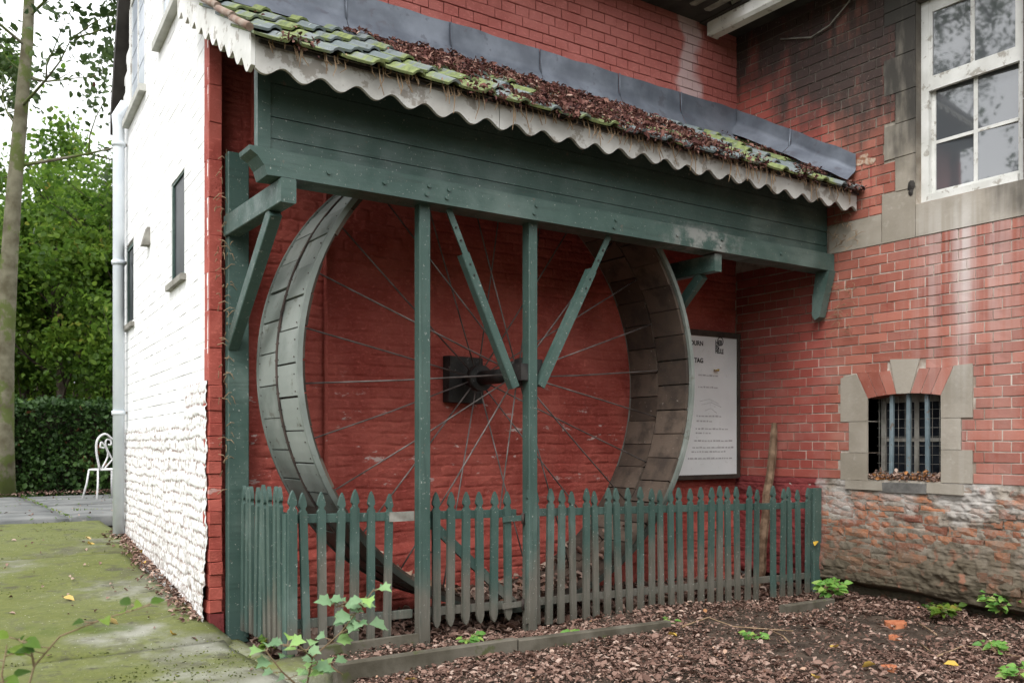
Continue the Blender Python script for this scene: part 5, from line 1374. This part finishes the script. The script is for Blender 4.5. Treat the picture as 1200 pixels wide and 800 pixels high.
# on the barred window sill
n = 700
c = np.stack([XW - .012 + RNG.random(n) * .13, RNG.uniform(3.33, 3.86, n), .792 + np.abs(RNG.normal(0, .020, n))], 1)
tag(leaf_obj('sill_litter', c, .035, M['litter'], rnd=np.clip(RNG.beta(2.5, 2.0, n) + .35 * (RNG.random(n) > .5), 0, 1), ratio=.5, flat=.4, fold=.8, origin=(XW, 3.6, .79)), 'dead leaves heaped on the barred window sill', 'leaf litter', kind='stuff')
# along the path edge and terrace
n = 800
t_ = RNG.random(n) * 3.4; off_ = np.abs(RNG.normal(0, .06, n)) + .03
c = np.array([tuple(W(t, path_z(5 + t) + .015, o_)) for t, o_ in zip(t_, off_)])
c2 = np.stack([RNG.uniform(-1.0, 1.35, 150), RNG.uniform(2.8, 9.2, 150), np.zeros(150)], 1); c2[:, 2] = [path_z(q) + .012 for q in c2[:, 1]]
c3 = np.stack([RNG.uniform(-4, 3, 1500), 13.7 + RNG.normal(0, .35, 1500), np.full(1500, .37)], 1)
c4 = np.stack([RNG.uniform(-3, 3, 150), RNG.uniform(9.4, 13.4, 150), np.full(150, .36)], 1)
c = np.concatenate([c, c2, c3, c4]); n = len(c)
tag(leaf_obj('path_litter', c, .028, M['litter'], rnd=RNG.beta(2.2, 2.2, n), ratio=.6, flat=.8, fold=.6, origin=(0, 7, .2)), 'scattered dead leaves along the path edge and terrace', 'leaf litter', kind='stuff')
n = 16000
x_ = RNG.uniform(-1.6, 1.42, n); y_ = RNG.uniform(3.0, 9.3, n)
k_ = (fbm(x_ * 1.7, y_ * 1.7, 140, 4) > .56) | (np.abs(y_ - 4.73 + .02 * (x_ + 2)) < .03) | (np.abs(y_ - 7.40) < .035)
x_, y_ = x_[k_], y_[k_]
c = np.stack([x_, y_, np.array([path_z(q) for q in y_]) + (fbm(x_ * 2.3, y_ * 2.3, 5, 5) - .5) * .024 + .001], 1)
tag(leaf_obj('path_moss', c, .012, M['moss'], ratio=.6, flat=.4, fold=.4, origin=(0, 6, .1)), 'moss tufts growing on the concrete path', 'moss', kind='stuff')
# hanging dead stems under the eaves
hs_ = MB()
for k in range(200):
    xk = random.uniform(1.36, 5.65); L_ = random.choice((.02, .03, .05, .08, .12)) * random.uniform(.6, 1.2); y0 = 3.93 - random.random() * .015; z0 = 2.845 - random.random() * .04
    hs_.tube([(xk, y0, z0 + .02), (xk + random.uniform(-.01, .01), y0 - .01, z0 - L_ * .5), (xk + random.uniform(-.03, .03), y0 - .005, z0 - L_)], [.004, .003, .0015], 4, True, False)
hs_.build('hanging_stems', M['twig'], None, 'dry stems and leaf scraps hanging over the valance', 'dry stems', kind='stuff', origin=(3.5, 3.93, 2.8))
dv = MB()
for k in range(150):                                                # dry vine and cobweb scraps at corners
    u_, v_ = random.choice(((262, 200 + random.random() * 380), (985, 330 + random.random() * 60), (990, 250 + random.random() * 40), (258, 150 + random.random() * 300)))
    p = PY(u_ + random.uniform(-8, 8), v_, 4.97) if u_ < 400 else PX(u_ + random.uniform(-14, 14), v_, XW - .02)
    q = p + Vector((random.uniform(-.02, .05), random.uniform(-.06, .0), random.uniform(-.05, .04))) if u_ < 400 else p + Vector((-random.random() * .04, random.uniform(-.1, .1), random.uniform(-.06, .05)))
    dv.tube([p, p.lerp(q, .5) + Vector((0, -.012, .012)), q], [.0025, .002, .0012], 4, True, False)
dv.build('dry_vine', M['twig'], None, 'dry vine scraps clinging to the post and bracket corners', 'dry stems', kind='stuff', origin=(1.5, 4.95, 1.5))
# single yellow leaves
def single_leaf(u, v, z, L, lab, y=None):
    p = PZ(u, v, z) if y is None else y
    V1, Q1 = leaves(np.array([tuple(p)]), L, ratio=.6, flat=.9, fold=.5, jit=.1)
    o = np_obj('fallen_leaf', V1, Q1, M['yleaf'], None, {'rnd': np.repeat(RNG.random(1), 6)}, origin=tuple(p)); tag(o, lab, 'leaf', 'single yellow leaves')
def zp(u, v):
    z = .05
    for _ in range(6): z = path_z(PZ(u, v, z).y) + .014
    return z
for (u, v, lab) in ((202, 742, 'orange-yellow leaf on the path nearest the slab joint'), (131, 728, 'yellow leaf on the path left of the orange-yellow one'), (106, 637, 'pale yellow leaf in the middle of the upper path'), (165, 647, 'yellow leaf at the white wall foot, farther one'), (168, 660, 'yellow leaf at the white wall foot, nearer one'), (81, 701, 'pale leaf on the left of the path'), (103, 631, 'brownish leaf on the upper path')):
    single_leaf(u, v, zp(u, v), .075, lab)
for (u, v, lab) in ((481, 795, 'bright yellow leaf on the soil below the fence corner'), (978, 757, 'yellow leaf on the soil left of the brick shards'), (1115, 778, 'yellow leaf on the soil at the lower right'), (788, 743, 'pale yellow leaf by the end of the edging board'), (1018, 779, 'pale leaf between the brick shards and the front'), (956, 793, 'small pale leaf at the bottom edge on the right')):
    single_leaf(u, v, float(ground_z(PZ(u, v, -.03).x, PZ(u, v, -.03).y)) + .03, .065, lab)
single_leaf(956, 634, 0, .07, 'yellow leaf caught on the right fence post', PX(956, 636, 5.61))
single_leaf(840, 434, 0, .06, 'orange leaf stuck on the notice board', PY(840, 434, by - .02))
single_leaf(837, 171, 0, .06, 'yellow leaf on the roof tiles near the right end', PY(837, 171, 4.08))
# brick shards
for (u, v, s, lab) in ((1050, 731, .075, 'large orange brick shard lying on the soil'), (1048, 744, .04, 'small orange brick shard just below the large one'), (1042, 786, .045, 'squarish brick shard near the bottom edge')):
    p = PZ(u, v, -.04); p.z = float(ground_z(p.x, p.y)) + .012; m = MB(); n = 7
    ol = [(p.x + s * math.cos(k * 6.28 / n) * random.uniform(.7, 1.2), p.y + s * .8 * math.sin(k * 6.28 / n) * random.uniform(.7, 1.2)) for k in range(n)]
    m.prism(ol, p.z - .02, p.z + .010 + random.random() * .008, 2).build('brick_shard', mat_flat('fresh_brick', (0.36, 0.11, 0.05), (0.50, 0.20, 0.10), 30, .9) if 'fresh_brick' not in bpy.data.materials else bpy.data.materials['fresh_brick'], None, lab, 'brick', 'brick shards on the soil', origin=tuple(p))
# twigs on the soil
for (pts, lab) in (([(1078, 755), (1098, 768), (1130, 754), (1195, 770)], 'long bent straw twig on the soil at the right'), ([(900, 740), (918, 752), (925, 762)], 'short straw twig before the right pickets'), ([(800, 741), (830, 728), (860, 738), (930, 742)], 'pale twig lying along the leaves before the middle fence'), ([(1075, 728), (1090, 737), (1098, 741)], 'short pale twig beside the large brick shard')):
    P_ = [PZ(u, v, -.03) for u, v in pts]
    for q in P_: q.z = float(ground_z(q.x, q.y)) + .025
    MB().tube(P_, [.006, .005, .004, .003][:len(P_)], 5).build('twig', M['twig'], None, lab, 'twig', 'twigs on the soil', origin=tuple(P_[0]))
